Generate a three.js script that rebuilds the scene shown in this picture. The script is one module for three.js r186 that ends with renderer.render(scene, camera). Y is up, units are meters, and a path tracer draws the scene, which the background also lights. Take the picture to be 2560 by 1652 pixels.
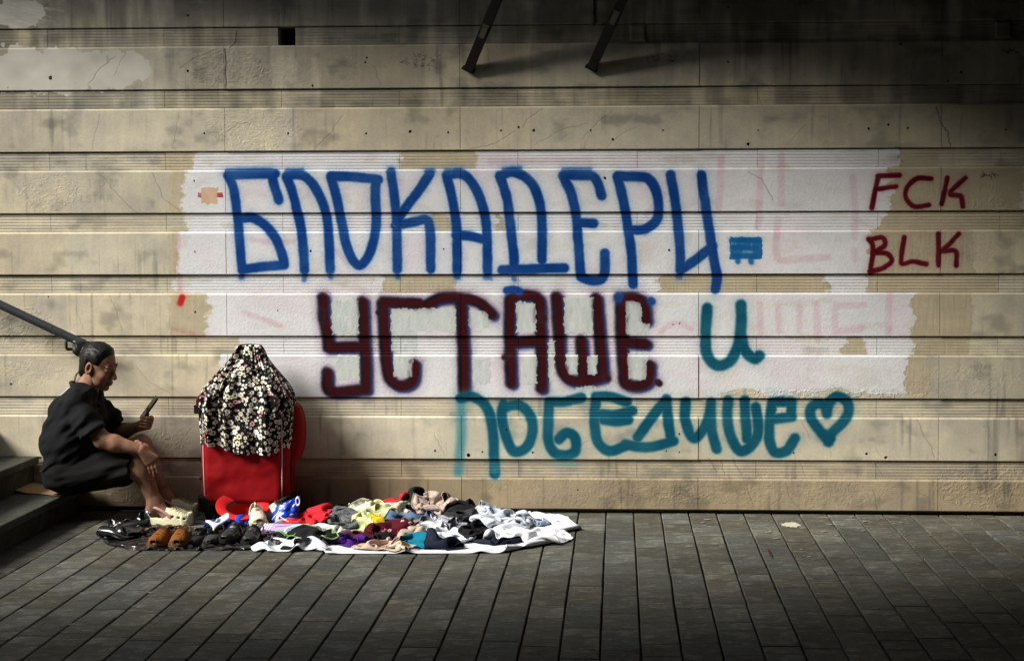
import * as THREE from 'three';
import { mergeGeometries, mergeVertices } from 'three/addons/utils/BufferGeometryUtils.js';

// ---------------------------------------------------------------- camera, sky, sun, exposure
const scene = new THREE.Scene();
const FPX = 4636.47, IMW = 2560, IMH = 1652;                       // focal length and size of the photograph in pixels
const camera = new THREE.PerspectiveCamera(2 * Math.atan(IMH / 2 / FPX) * 180 / Math.PI, IMW / IMH, 0.1, 80);
camera.position.set(0, 1.55, 10.007);
camera.rotation.set(-0.05536, 0.05739, -0.0027, 'YXZ');
camera.updateMatrixWorld(true);

const renderer = new THREE.WebGLRenderer({ antialias: true });
renderer.setSize(1024, 660);
renderer.toneMapping = THREE.LinearToneMapping;
renderer.toneMappingExposure = 5.4;
renderer.shadowMap.enabled = true;

{ // overcast sky, a little brighter towards the zenith
  const w = 64, h = 32, d = new Float32Array(w * h * 4);
  for (let y = 0; y < h; y++) for (let x = 0; x < w; x++) {
    const el = (y + 0.5) / h * Math.PI - Math.PI / 2, s = Math.sin(el), k = s > 0 ? (1 + 2 * s) / 3 : 0.12, o = (y * w + x) * 4;
    d[o] = 0.16 * k; d[o + 1] = 0.172 * k; d[o + 2] = 0.19 * k; d[o + 3] = 1;
  }
  const t = new THREE.DataTexture(d, w, h, THREE.RGBAFormat, THREE.FloatType);
  t.mapping = THREE.EquirectangularReflectionMapping; t.magFilter = THREE.LinearFilter; t.needsUpdate = true;
  scene.background = t; scene.environment = t; scene.environmentIntensity = 1;
}
const SUN = new THREE.Vector3(-0.71, 0.61, 0.36).normalize();      // towards the sun: from the left, above, a little in front of the wall
const sun = new THREE.DirectionalLight(0xfffaf2, 1.5);
sun.position.copy(SUN).multiplyScalar(14).add(new THREE.Vector3(-0.6, 1, 1.5));
sun.target.position.set(-0.6, 1, 1.5);
sun.castShadow = true; sun.shadow.radius = 46; sun.shadow.mapSize.set(2048, 2048);
Object.assign(sun.shadow.camera, { left: -8, right: 8, top: 8, bottom: -8, near: 0.5, far: 40 });
scene.add(sun, sun.target);

// ---------------------------------------------------------------- helpers
const V = (x, y, z) => new THREE.Vector3(x, y, z);
const lerp = (a, b, t) => a + (b - a) * t, clamp = (v, a = 0, b = 1) => Math.min(b, Math.max(a, v)), sstep = (a, b, v) => { const t = clamp((v - a) / (b - a)); return t * t * (3 - 2 * t); };
function rng(seed) { let s = seed >>> 0; return () => { s = (s + 0x6d2b79f5) | 0; let t = Math.imul(s ^ (s >>> 15), 1 | s); t = (t + Math.imul(t ^ (t >>> 7), 61 | t)) ^ t; return ((t ^ (t >>> 14)) >>> 0) / 4294967296; }; }
function hsh(x, y, s) { let h = Math.imul(x, 374761393) ^ Math.imul(y, 668265263) ^ Math.imul(s, 974711); h = Math.imul(h ^ (h >>> 13), 1274126177); return ((h ^ (h >>> 16)) >>> 0) / 4294967296; }
function vn(x, y, s) { const ix = Math.floor(x), iy = Math.floor(y); let fx = x - ix, fy = y - iy; fx = fx * fx * (3 - 2 * fx); fy = fy * fy * (3 - 2 * fy); const a = hsh(ix, iy, s), b = hsh(ix + 1, iy, s), c = hsh(ix, iy + 1, s), d = hsh(ix + 1, iy + 1, s); return a + (b - a) * fx + (c - a) * fy + (a - b - c + d) * fx * fy; }
function fbm(x, y, s, o = 4) { let v = 0, a = 0.5, n = 0; for (let i = 0; i < o; i++) { v += a * vn(x, y, s + i); n += a; x = x * 2.03 + 7.1; y = y * 2.03 + 3.7; a *= 0.5; } return v / n; }
function n3(x, y, z, s) { const iz = Math.floor(z), f = z - iz, k = f * f * (3 - 2 * f); return lerp(vn(x, y, s + iz * 57), vn(x, y, s + iz * 57 + 57), k); }
// a pixel of the photograph gives a direction; the plane that the thing stands on or in gives the distance
function rayOf(px, py) { return V(px - IMW / 2, IMH / 2 - py, -FPX).applyQuaternion(camera.quaternion); }
function P(px, py, z = 0) { const d = rayOf(px, py); return d.multiplyScalar((z - camera.position.z) / d.z).add(camera.position); }
function G(px, py, h = 0) { const d = rayOf(px, py); return d.multiplyScalar((h - camera.position.y) / d.y).add(camera.position); }
function M(o) { return new THREE.MeshPhysicalMaterial({ roughness: 0.85, specularIntensity: 0.28, side: THREE.DoubleSide, ...o }); }
const lin = (r, g, b) => new THREE.Color().setRGB(r, g, b);
const taken = new Map();
function numbered(n) { const k = taken.get(n) ?? 0; taken.set(n, k + 1); return k ? n + '_' + String(k).padStart(3, '0') : n; }
function mesh(name, geo, mat, parent) { const m = new THREE.Mesh(geo, mat); m.castShadow = m.receiveShadow = true; m.name = parent ? name : numbered(name); (parent ?? scene).add(m); return m; }
function thing(name, label, category, pos = [0, 0, 0], group) { const g = new THREE.Group(); g.name = numbered(name); g.position.set(...pos); g.userData = { label, category }; if (group) g.userData.group = group; scene.add(g); return g; }
function tag(o, label, category, group) { o.userData.label = label; o.userData.category = category; if (group) o.userData.group = group; return o; }
function struct(o, label, category) { o.userData.kind = 'structure'; if (label) o.userData.label = label; if (category) o.userData.category = category; return o; }
function canvasOf(w, h) { const c = document.createElement('canvas'); c.width = w; c.height = h; return c; }
function ctex(c, srgb = true, rep = true) { const t = new THREE.CanvasTexture(c); if (srgb) t.colorSpace = THREE.SRGBColorSpace; t.wrapS = t.wrapT = rep ? THREE.RepeatWrapping : THREE.MirroredRepeatWrapping; return t; }
function pixelTex(w, h, f, srgb = true) { const c = canvasOf(w, h), g = c.getContext('2d'), im = g.createImageData(w, h), d = im.data; for (let y = 0; y < h; y++) for (let x = 0; x < w; x++) { const v = f(x, y), o = (y * w + x) * 4; d[o] = v[0]; d[o + 1] = v[1]; d[o + 2] = v[2]; d[o + 3] = 255; } g.putImageData(im, 0, 0); return ctex(c, srgb); }
// profile (points z, y) swept along x from x0 to x1, flat faces, uv from uvf(x, y, z)
function prismX(prof, x0, x1, uvf, bev = 0) {
  const pos = [], uv = [], idx = [], n = prof.length;
  const put = (x, p) => { pos.push(x, p[1], p[0]); const q = uvf ? uvf(x, p[1], p[0]) : [x, p[1] + p[0]]; uv.push(q[0], q[1]); return pos.length / 3 - 1; };
  for (let i = 0; i < n; i++) { const a = prof[i], b = prof[(i + 1) % n], v = [put(x0, a), put(x1, a), put(x1, b), put(x0, b)]; idx.push(v[0], v[1], v[2], v[0], v[2], v[3]); }
  const tri = THREE.ShapeUtils.triangulateShape(prof.map((p) => new THREE.Vector2(p[0], p[1])), []);
  for (const [x, flip] of [[x0, 0], [x1, 1]]) for (const t of tri) { const v = t.map((i) => put(x, prof[i])); idx.push(v[0], v[flip ? 2 : 1], v[flip ? 1 : 2]); }
  const g = new THREE.BufferGeometry(); g.setAttribute('position', new THREE.Float32BufferAttribute(pos, 3)); g.setAttribute('uv', new THREE.Float32BufferAttribute(uv, 2)); g.setIndex(idx);
  const h = g.toNonIndexed(); h.computeVertexNormals(); return h;
}
// box with chamfered edges, centred in x and z, from y0 to y1
function chamfer(w, h, d, c = 0.004) {
  const s = new THREE.Shape(); const a = w / 2 - c, b = d / 2 - c; s.moveTo(-a, -b); s.lineTo(a, -b); s.lineTo(a, b); s.lineTo(-a, b); s.closePath();
  const g = new THREE.ExtrudeGeometry(s, { depth: h - 2 * c, bevelEnabled: true, bevelThickness: c, bevelSize: c, bevelSegments: 1, steps: 1 });
  g.translate(0, 0, c); g.rotateX(-Math.PI / 2); return g;
}
function tube(pts, r, seg = 24, rad = 10, closed = false) { return new THREE.TubeGeometry(new THREE.CatmullRomCurve3(pts, closed, 'catmullrom', 0.5), seg, r, rad, closed); }
function bar(a, b, r0, r1 = r0, n = 10) { const d = b.clone().sub(a), g = new THREE.CylinderGeometry(r1, r0, d.length(), n, 1); g.translate(0, d.length() / 2, 0); g.applyQuaternion(new THREE.Quaternion().setFromUnitVectors(V(0, 1, 0), d.normalize())); g.translate(a.x, a.y, a.z); return g; }
// isosurface of f (negative inside) by surface nets
function nets(f, lo, hi, cell) {
  const nx = Math.ceil((hi.x - lo.x) / cell) + 1, ny = Math.ceil((hi.y - lo.y) / cell) + 1, nz = Math.ceil((hi.z - lo.z) / cell) + 1, F = new Float32Array(nx * ny * nz);
  let o = 0; for (let k = 0; k < nz; k++) for (let j = 0; j < ny; j++) for (let i = 0; i < nx; i++) F[o++] = f(lo.x + i * cell, lo.y + j * cell, lo.z + k * cell);
  const id = new Int32Array(nx * ny * nz).fill(-1), pos = [], idx = [], sx = 1, sy = nx, sz = nx * ny, off = [0, sx, sy, sx + sy, sz, sx + sz, sy + sz, sx + sy + sz];
  const E = [[0, 1], [2, 3], [4, 5], [6, 7], [0, 2], [1, 3], [4, 6], [5, 7], [0, 4], [1, 5], [2, 6], [3, 7]];
  for (let k = 0; k < nz - 1; k++) for (let j = 0; j < ny - 1; j++) for (let i = 0; i < nx - 1; i++) {
    const c = i + j * sy + k * sz; let m = 0; for (let q = 0; q < 8; q++) if (F[c + off[q]] < 0) m |= 1 << q;
    if (m === 0 || m === 255) continue;
    let x = 0, y = 0, z = 0, n = 0;
    for (const [a, b] of E) { if (((m >> a) & 1) === ((m >> b) & 1)) continue; const fa = F[c + off[a]], fb = F[c + off[b]], t = fa / (fa - fb); x += lerp(a & 1, b & 1, t); y += lerp((a >> 1) & 1, (b >> 1) & 1, t); z += lerp(a >> 2, b >> 2, t); n++; }
    id[c] = pos.length / 3; pos.push(lo.x + (i + x / n) * cell, lo.y + (j + y / n) * cell, lo.z + (k + z / n) * cell);
  }
  for (let k = 1; k < nz - 1; k++) for (let j = 1; j < ny - 1; j++) for (let i = 1; i < nx - 1; i++) {
    const c = i + j * sy + k * sz, a = F[c] < 0;
    const quad = (p, q, r, s, flip) => { if (flip) idx.push(p, q, r, p, r, s); else idx.push(p, r, q, p, s, r); };
    if (a !== (F[c + sx] < 0)) quad(id[c - sy - sz], id[c - sz], id[c], id[c - sy], a);
    if (a !== (F[c + sy] < 0)) quad(id[c - sx - sz], id[c - sz], id[c], id[c - sx], !a);
    if (a !== (F[c + sz] < 0)) quad(id[c - sx - sy], id[c - sy], id[c], id[c - sx], a);
  }
  const g = new THREE.BufferGeometry(); g.setAttribute('position', new THREE.Float32BufferAttribute(pos, 3)); g.setIndex(idx); g.computeVertexNormals();
  const uv = new Float32Array(pos.length / 3 * 2); for (let i = 0; i < pos.length / 3; i++) { uv[2 * i] = pos[3 * i] + 0.5 * pos[3 * i + 2]; uv[2 * i + 1] = pos[3 * i + 1] + 0.3 * pos[3 * i + 2]; } g.setAttribute('uv', new THREE.BufferAttribute(uv, 2));
  return g;
}
const smin = (a, b, k) => { const h = clamp(0.5 + 0.5 * (b - a) / k); return lerp(b, a, h) - k * h * (1 - h); };
function cap(px, py, pz, a, b, ra, rb) { const bx = b.x - a.x, by = b.y - a.y, bz = b.z - a.z, qx = px - a.x, qy = py - a.y, qz = pz - a.z; const t = clamp((qx * bx + qy * by + qz * bz) / (bx * bx + by * by + bz * bz)); const dx = qx - bx * t, dy = qy - by * t, dz = qz - bz * t; return Math.sqrt(dx * dx + dy * dy + dz * dz) - lerp(ra, rb, t); }
function ell(x, y, z, cx, cy, cz, rx, ry, rz) { const a = (x - cx) / rx, b = (y - cy) / ry, c = (z - cz) / rz, k = Math.sqrt(a * a + b * b + c * c), m = Math.sqrt((a / rx) ** 2 + (b / ry) ** 2 + (c / rz) ** 2); return m < 1e-9 ? -Math.min(rx, ry, rz) : k * (k - 1) / m; }

// ---------------------------------------------------------------- the wall: colour and relief of its face
const WX0 = -3.62, WX1 = 2.52, WY1 = 2.94, TW = 2048, TH = 980, TPM = TW / (WX1 - WX0);
const YK = (k) => 2.638 - 0.335 * k, NAR = 0.1;                    // underside of the k-th wide course, height of the narrow course below it
const tp = (px, py) => { const p = P(px, py, 0); return [(p.x - WX0) * TPM, (WY1 - p.y) / WY1 * TH]; };
const crops = { A: [400, 360, 2.406], B: [1100, 360, 2.406], C: [1700, 360, 2.406], D: [1000, 940, 2.984], E: [1760, 940, 2.984], F: [0, 0, 2.776], H: [850, 0, 2.776], I: [1700, 0, 2.776], J: [0, 740, 2.2645], Z: [0, 0, 0.93242] };
const ct = (k, x, y) => { const [a, b, s] = crops[k]; return tp(a + x / s, b + y / s); };
const drilled = [['F', 345, 540, 4], ['F', 1300, 105, 2.4], ['F', 1300, 492, 2.6], ['F', 1545, 893, 4], ['F', 1415, 925, 2], ['F', 1997, 925, 2.4], ['F', 1343, 1255, 2.2], ['F', 1525, 345, 4], ['F', 2110, 620, 3.4], ['F', 1395, 605, 3], ['F', 2168, 595, 2.4], ['H', 180, 925, 2.2], ['H', 487, 912, 3], ['H', 750, 918, 2.4], ['H', 1118, 905, 2.2], ['H', 1240, 883, 2.6], ['H', 1345, 905, 3], ['H', 1742, 905, 2], ['H', 1895, 967, 2.6], ['H', 2242, 903, 2], ['H', 388, 602, 2.4], ['H', 832, 605, 2.6], ['H', 1570, 620, 2.4], ['H', 1840, 1235, 3], ['H', 185, 400, 2], ['H', 175, 432, 2.2], ['H', 2308, 423, 2.4], ['H', 50, 335, 4], ['I', 335, 47, 2.6], ['I', 335, 430, 2.6], ['I', 397, 583, 2], ['I', 1313, 893, 2.8], ['I', 1449, 866, 2.4], ['I', 1586, 889, 2.4], ['I', 475, 1000, 3.2], ['I', 1864, 563, 2.6], ['I', 1955, 500, 3.4], ['I', 2265, 900, 2.6], ['I', 545, 905, 1.6], ['I', 630, 310, 3], ['I', 1535, 305, 3], ['A', 204, 222, 2.2], ['A', 186, 543, 2.2], ['A', 208, 648, 1.8], ['A', 209, 1010, 2.4], ['A', 707, 1001, 1.8], ['A', 197, 1227, 2.2], ['A', 905, 643, 2.6], ['A', 1707, 632, 1.8], ['B', 1380, 638, 2.6], ['B', 1402, 1085, 1.6], ['B', 1443, 1080, 1.6], ['D', 262, 557, 2.2], ['D', 510, 590, 4], ['D', 615, 567, 2], ['D', 795, 400, 2], ['D', 2086, 432, 2], ['D', 1987, 560, 1.8], ['D', 2086, 568, 1.8], ['D', 1328, 850, 1.8], ['D', 2228, 925, 3], ['D', 990, 570, 2.4], ['E', 1217, 580, 2.8], ['E', 1360, 608, 3.4], ['E', 1762, 577, 2.8], ['E', 2180, 585, 3], ['E', 672, 573, 2], ['J', 58, 498, 2.6], ['J', 270, 5, 1.6]].map(([k, x, y, r]) => { const [a, b, q] = crops[k], p = P(a + x / q, b + y / q, 0); return [p.x, p.y, r * 0.0026]; });   // drill holes: place and radius on the wall
const wallColour = canvasOf(TW, TH), wallRelief = canvasOf(TW, TH);
{
  const g = wallColour.getContext('2d'), hgt = new Float32Array(TW * TH);
  const im = g.createImageData(TW, TH), d = im.data;
  // white and buff overpaint: per course, from and to (in photograph pixels)
  const X = (k, x) => crops[k][0] + x / crops[k][2];
  const white = [ // course index (0 = narrow under wide k), list of spans
    ['n', 2, [[X('A', 205), X('A', 1440)], [X('A', 1915), X('C', 1330)]]], ['w', 3, [[X('A', 142), X('C', 1275)]]],
    ['n', 3, [[X('A', 165), X('A', 1640)], [X('A', 1755), X('A', 2010)], [X('B', 380), X('C', 1222)]]], ['w', 4, [[X('A', 112), X('C', 1140)]]],
    ['n', 4, [[X('A', 98), X('A', 1330)], [X('A', 1800), X('B', 1320)], [X('C', 885), X('C', 1120)]]], ['w', 5, [[X('A', 285), X('C', 1408)]]],
    ['n', 5, [[X('A', 455), X('C', 990)], [X('C', 1112), X('C', 1405)]]], ['w', 6, [[X('A', 358), X('C', 1372)]]],
  ];
  const buff = [['n', 2, [[X('A', 0), X('A', 205)], [X('A', 1440), X('A', 1915)], [X('C', 1330), X('C', 1560)]]], ['w', 3, [[X('A', 60), X('A', 142)], [X('C', 1275), X('C', 2069)]]], ['n', 3, [[X('A', 1640), X('A', 1755)], [X('A', 2010), X('B', 380)], [X('C', 1222), X('C', 2069)]]],
    ['w', 4, [[X('A', 60), X('A', 112)], [X('C', 1140), X('C', 1760)]]], ['n', 4, [[X('A', 1330), X('A', 1800)], [X('B', 1320), X('C', 885)], [X('C', 1120), X('C', 1900)]]], ['w', 5, [[X('A', 60), X('A', 285)], [X('C', 1408), X('C', 1760)]]], ['n', 5, [[X('C', 990), X('C', 1112)], [X('C', 1405), X('C', 1760)]]], ['w', 6, [[X('C', 1372), X('C', 1500)]]]];
  const xw = (px, y) => P(px, 826 - (y - 1.3) * 460, 0).x;
  const spans = (list) => { const m = { n: {}, w: {} }; for (const [t, k, s] of list) m[t][k] = s.map(([a, b]) => [xw(a, YK(k)), xw(b, YK(k))]); return m; };
  const WS = spans(white), BS = spans(buff);
  // light, bare patches of the upper left and rough, chipped fields (photograph pixels: centre, radii)
  const bare = [[40, 30, 70, 45], [90, 175, 260, 60], [310, 170, 60, 52]].map(([x, y, a, b]) => [...tp(x, y), a * 0.72, b * 0.72]);
  const rough = [[560, 170, 110, 60, 1], [640, 320, 130, 60, 0.8], [120, 480, 90, 50, 0.7], [60, 820, 90, 60, 0.9], [330, 1110, 140, 60, 0.9], [720, 175, 100, 50, 0.6], [870, 175, 60, 60, 0.5], [2420, 500, 140, 40, 0.6], [2350, 620, 160, 60, 0.4], [2480, 1215, 160, 60, 1], [1500, 1230, 300, 45, 0.55], [1950, 1230, 330, 45, 0.6], [2060, 985, 260, 14, 1.2], [2420, 950, 160, 40, 0.5], [60, 930, 120, 40, 0.5], [340, 1235, 90, 30, 0.9], [620, 60, 110, 50, 0.4]].map(([x, y, a, b, s]) => [...tp(x, y), a * 0.72, b * 0.72, s]);
  const inEll = (x, y, e, n) => 1 - sstep(0.75, 1.15, Math.hypot((x - e[0]) / e[2], (y - e[1]) / e[3]) + n);
  for (let y = 0; y < TH; y++) {
    const wy = WY1 * (1 - (y + 0.5) / TH); let k = Math.floor((YK(0) - wy) / 0.335); const dd = YK(k) - wy, nar = dd < NAR, kk = nar ? k : k + 1; // kk: wide course index
    for (let x = 0; x < TW; x++) {
      const wx = WX0 + (x + 0.5) / TPM, o = (y * TW + x) * 4, i = y * TW + x;
      const n1 = fbm(x / 210, y / 160, 11, 4), n2 = fbm(x / 38, y / 30, 23, 4), n3_ = vn(x / 2.1, y / 2.1, 31), n4 = fbm(x / 9, y / 60, 41, 3), st = fbm(x / 70, y / 5, 53, 3);
      const pw = nar ? 0.642 : 1.284, ph = nar ? 0.29 : 0.16, pi = Math.floor((wx + 8 + ph) / pw), tone = hsh(pi, kk * 2 + (nar ? 1 : 0), 71) - 0.5, tone2 = hsh(pi, kk * 2 + (nar ? 1 : 0), 72) - 0.5;
      let r = 194, gg = 184.5, b = 162;
      let v = 1 + (n1 - 0.5) * 0.22 + (n2 - 0.5) * 0.16 + (n3_ - 0.5) * 0.06 + tone * 0.07;
      if (nar) v *= 0.99 + (st - 0.5) * 0.20; else v += (n4 - 0.5) * 0.07;
      r *= v * (1 + tone2 * 0.02); gg *= v; b *= v * (1 - tone2 * 0.035) * (1 - (n2 - 0.5) * 0.08);
      if (!nar && kk === 8) { r *= 0.80; gg *= 0.765; b *= 0.72; } else if (nar && kk === 7) { r *= 0.88; gg *= 0.86; b *= 0.84; }
      // grime blots with a grain of their own
      const gr = sstep(0.54, 0.80, fbm(x / 44 + 40, y / 30, 83, 5)) * (0.13 + 0.08 * n3_); r *= 1 - gr; gg *= 1 - gr * 0.96; b *= 1 - gr * 0.9;
      // soot film of the top courses: streaky, with ragged ends
      if (kk <= 1 || (kk === 0)) { const so = sstep(0.30, 0.62, fbm(x / 30, y / 240, 91, 4) * 0.7 + 0.3 * fbm(x / 240, y / 60, 93, 3)) * (kk <= 0 ? 0.30 : nar ? 0.22 : 0.14); r *= 1 - so; gg *= 1 - so * 0.99; b *= 1 - so * 0.97; }
      // run-off streaks with ragged ends below the courses
      const rs = sstep(0.60, 0.82, fbm(x / 7 + 11, y / 150 + kk * 3.1, 163, 3) * 0.62 + 0.38 * fbm(x / 46, y / 90, 167, 3)) * (nar ? 0.16 : 0.20); r *= 1 - rs; gg *= 1 - rs; b *= 1 - rs * 0.9;
      let h = 0.5 + (n2 - 0.5) * 0.10 + (n3_ - 0.5) * 0.05;
      const fr1 = fbm(x / 6, y / 6, 103, 3), en = (fbm(x / 22, y / 18, 101, 4) - 0.5) * 0.5;
      for (const e of bare) { const q = inEll(x, y, e, en * 1.5 + (fr1 - 0.5) * 0.3) > 0.5; if (q) { const u = 0.95 + (n2 - 0.5) * 0.16; r = 214 * u; gg = 210 * u; b = 196 * u; h += 0.02; break; } }
      for (const e of rough) { const q = inEll(x, y, e, en); if (q > 0.01) { const f = fbm(x / 5.5 + fbm(x / 14, y / 14, 7, 2) * 3, y / 4.5, 113, 3); const cr = Math.abs(f - 0.5) * 2; h += q * e[4] * (cr - 0.35) * 0.55; const u = 1 + q * (f - 0.5) * 0.16 * e[4]; r *= u; gg *= u; b *= u; } }
      // buff paint, then white paint
      const jag = (fbm(wx * 14, wy * 26, 127, 4) - 0.5) * 0.10 + (fbm(wx * 60, wy * 70, 131, 3) - 0.5) * 0.022;
      const fr0 = fbm(x / 5, y / 3, 133, 3), T = nar ? 'n' : 'w', inside = (S, amp) => { const s = S[T][kk]; if (!s) return 0; let m = 0; const fine = (fr0 - 0.5) * 0.030; for (const [a, c] of s) m = Math.max(m, sstep(-0.006, 0.010, Math.min(wx - a - jag * amp, c + jag * amp - wx) + fine)); return m; };
      const fr = fbm(x / 26, y / 7, 137, 3);
      let wp = inside(WS, 1); const wearTop = nar ? 0 : 0;
      if (wp && kk === 6 && !nar) { const up = (wy - YK(6)) / 0.235; if (up < 0.16 + (n2 - 0.5) * 0.45 && wx > 0.55 && wx < 1.7) wp *= 0.1; }
      const bp = inside(BS, 0.8); if (bp > 0.02) { const u = 0.95 + (n2 - 0.5) * 0.10 + (n3_ - 0.5) * 0.04 + (fr - 0.5) * 0.08; r = lerp(r, 190 * u, bp * 0.9); gg = lerp(gg, 177 * u, bp * 0.9); b = lerp(b, 149 * u, bp * 0.9); h += (vn(x / 3, y / 30, 139) - 0.5) * 0.12; }
      if (wp > 0.01) {
        const u = 0.99 + (n1 - 0.5) * 0.07 + (n2 - 0.5) * 0.06 + (n3_ - 0.5) * 0.05; let wr = 218 * u, wg = 218 * u, wb = 220 * u;
        const pink = sstep(0.52, 0.72, fbm(x / 90 + 9, y / 50, 149, 4)) * 0.10; wg -= 60 * pink; wb -= 34 * pink;
        const thin = 1 - wp * (1 - sstep(0.56, 0.76, fbm(x / 50, y / 20, 151, 5)) * (nar ? 0.38 : 0.22)) * (0.94 + 0.06 * fr); r = lerp(wr, r, thin); gg = lerp(wg, gg, thin); b = lerp(wb, b, thin);
        h += 0.10 + (vn(x / 2.6, y / 2.6, 157) - 0.5) * 0.09 + (fr - 0.5) * 0.07;
      }
      d[o] = r; d[o + 1] = gg; d[o + 2] = b; d[o + 3] = 255; hgt[i] = h;
    }
  }
  g.lineCap = 'round'; g.lineJoin = 'round';
  // spray can and roller: coverage from the distance to the stroke, broken up by grain
  const S = 0.72, DB = new Float32Array(TW * TH).fill(1e9);         // S: texture pixels per photograph pixel
  const hex = (c) => [1, 3, 5].map((i) => parseInt(c.slice(i, i + 2), 16));
  const curve = (k, pts) => { const q = pts.map(([x, y]) => ct(k, x, y)); if (q.length === 2) return q; const c = new THREE.CatmullRomCurve3(q.map(([x, y]) => V(x, y, 0)), false, 'centripetal'), o = []; for (let i = 0; i <= q.length * 6; i++) { const p = c.getPoint(i / (q.length * 6)); o.push([p.x, p.y]); } return o; };
  const over = (list, k, reach, shade) => {
    let X0 = 1e9, Y0 = 1e9, X1 = -1e9, Y1 = -1e9;
    for (const pts of list) { const q = curve(k, pts); for (let i = 0; i < q.length - 1; i++) { const [ax, ay] = q[i], [bx, by] = q[i + 1], l2 = (bx - ax) ** 2 + (by - ay) ** 2 || 1e-6; const xa = Math.max(0, Math.floor(Math.min(ax, bx) - reach)), xb = Math.min(TW - 1, Math.ceil(Math.max(ax, bx) + reach)), ya = Math.max(0, Math.floor(Math.min(ay, by) - reach)), yb = Math.min(TH - 1, Math.ceil(Math.max(ay, by) + reach)); X0 = Math.min(X0, xa); X1 = Math.max(X1, xb); Y0 = Math.min(Y0, ya); Y1 = Math.max(Y1, yb);
      for (let y = ya; y <= yb; y++) for (let x = xa; x <= xb; x++) { const t = clamp(((x - ax) * (bx - ax) + (y - ay) * (by - ay)) / l2), e = Math.hypot(x - ax - t * (bx - ax), y - ay - t * (by - ay)); if (e < DB[y * TW + x]) DB[y * TW + x] = e; } } }
    for (let y = Y0; y <= Y1; y++) for (let x = X0; x <= X1; x++) { const i = y * TW + x; if (DB[i] < reach) shade(i, x, y, DB[i]); DB[i] = 1e9; }
  };
  const mix = (i, c, a) => { const o = 4 * i; d[o] = lerp(d[o], c[0], a); d[o + 1] = lerp(d[o + 1], c[1], a); d[o + 2] = lerp(d[o + 2], c[2], a); };
  const spray = (k, list, col, wpx, halo, { soft = 3.0, ha = 0.5, core = 0.95, hw = 1.7 } = {}) => {
    const c = hex(col), hc = hex(halo), r = wpx * S * 0.5, so = soft * S, hl = (wpx * 0.22 + 2) * S * (hw / 1.5);
    over(list, k, r + hl * 3.2, (i, x, y, e) => { const n = vn(x / 1.3, y / 1.3, 301), m = fbm(x / 13, y / 13, 305, 2) - 0.5, ee = e + m * 1.6; const h = ha * 0.8 * Math.exp(-Math.max(0, ee - r * 0.9) / hl) * (0.55 + 0.9 * n); mix(i, hc, clamp(h)); const q = 1 - sstep(r - so, r + so + 0.6, ee); const big = fbm(x / 34 + 7, y / 34, 317, 3) - 0.5, spk = hsh(x, y, 331) > 0.985 - 0.02 * Math.exp(-Math.max(0, ee - r) / (hl * 1.6)) && ee > r * 0.8 ? 0.5 : 0; mix(i, c, clamp(Math.max(q * core * (0.93 + 0.1 * n + big * 0.30), spk * Math.exp(-Math.max(0, ee - r) / (hl * 1.3))))); });
  };
  const ghost = (k, list, w, a = 0.16) => { const c = hex('#a83a58'), r = w * S * 0.5; over(list, k, r + 3, (i, x, y, e) => mix(i, c, a * (1 - sstep(r - 3, r + 3, e)) * (0.5 + fbm(x / 12, y / 12, 311, 3)))); };
  const patch = (k, x0, y0, x1, y1, col, a, seed, ragged = 8) => { const [ax, ay] = ct(k, x0, y0), [bx, by] = ct(k, x1, y1), c = hex(col), rg = ragged * 0.3; for (let y = Math.floor(ay - 8); y < by + 8; y++) for (let x = Math.floor(ax - 8); x < bx + 8; x++) { const nx = (fbm(x / 30, y / 7, 400 + seed, 3) - 0.5) * rg * 2.2, ny = (fbm(x / 7, y / 30, 430 + seed, 3) - 0.5) * rg * 2.2; if (x > ax + nx && x < bx + nx && y > ay + ny && y < by + ny) { const u = 0.93 + fbm(x / 6, y / 22, 460 + seed, 3) * 0.14, i = y * TW + x, thin = a < 1 ? sstep(0.58, 0.72, fbm(x / 9, y / 24, 490 + seed, 3)) * 0.45 : 0; mix(i, [c[0] * u, c[1] * u, c[2] * u], a * (1 - thin)); hgt[i] += 0.07; } } };
  // faded pink letters that show through the white paint
  ghost('C', [[[250, 80], [235, 380]], [[490, 70], [475, 400]], [[610, 70], [610, 360]], [[590, 450], [590, 690], [700, 690], [890, 680]], [[1040, 200], [1055, 420], [1050, 560]], [[480, 440], [470, 500]], [[1050, 640], [1055, 690]]], 17, 0.13);
  ghost('C', [[[480, 960], [485, 1140]], [[590, 970], [595, 1120]], [[720, 980], [720, 1120]], [[820, 960], [830, 1180]], [[930, 960], [935, 1130]], [[930, 970], [1110, 965]], [[1260, 900], [1255, 1140]], [[940, 1125], [1090, 1110]]], 16, 0.12);
  ghost('B', [[[820, 270], [780, 400]], [[1350, 300], [1240, 420]], [[1210, 190], [1200, 230]], [[300, 100], [900, 95]], [[1330, 1130], [1380, 1085], [1440, 1075], [1510, 1110]]], 14, 0.12);
  ghost('A', [[[550, 570], [650, 590], [800, 585]], [[110, 560], [90, 760]], [[1060, 640], [1130, 720]], [[500, 1010], [720, 1090]]], 13, 0.14);
  ghost('A', [[[110, 800], [112, 880]], [[70, 1110], [200, 1140]]], 10, 0.22);
  spray('A', [[[130, 920], [118, 955]]], '#b21f1e', 14, '#c84a40', { ha: 0.5 });
  patch('A', 225, 290, 375, 320, '#a9555a', 0.85, 3, 4); patch('A', 243, 258, 342, 358, '#c9a98f', 1, 4, 8);
  patch('A', 345, 298, 375, 320, '#b23a42', 0.9, 5, 3);
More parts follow.
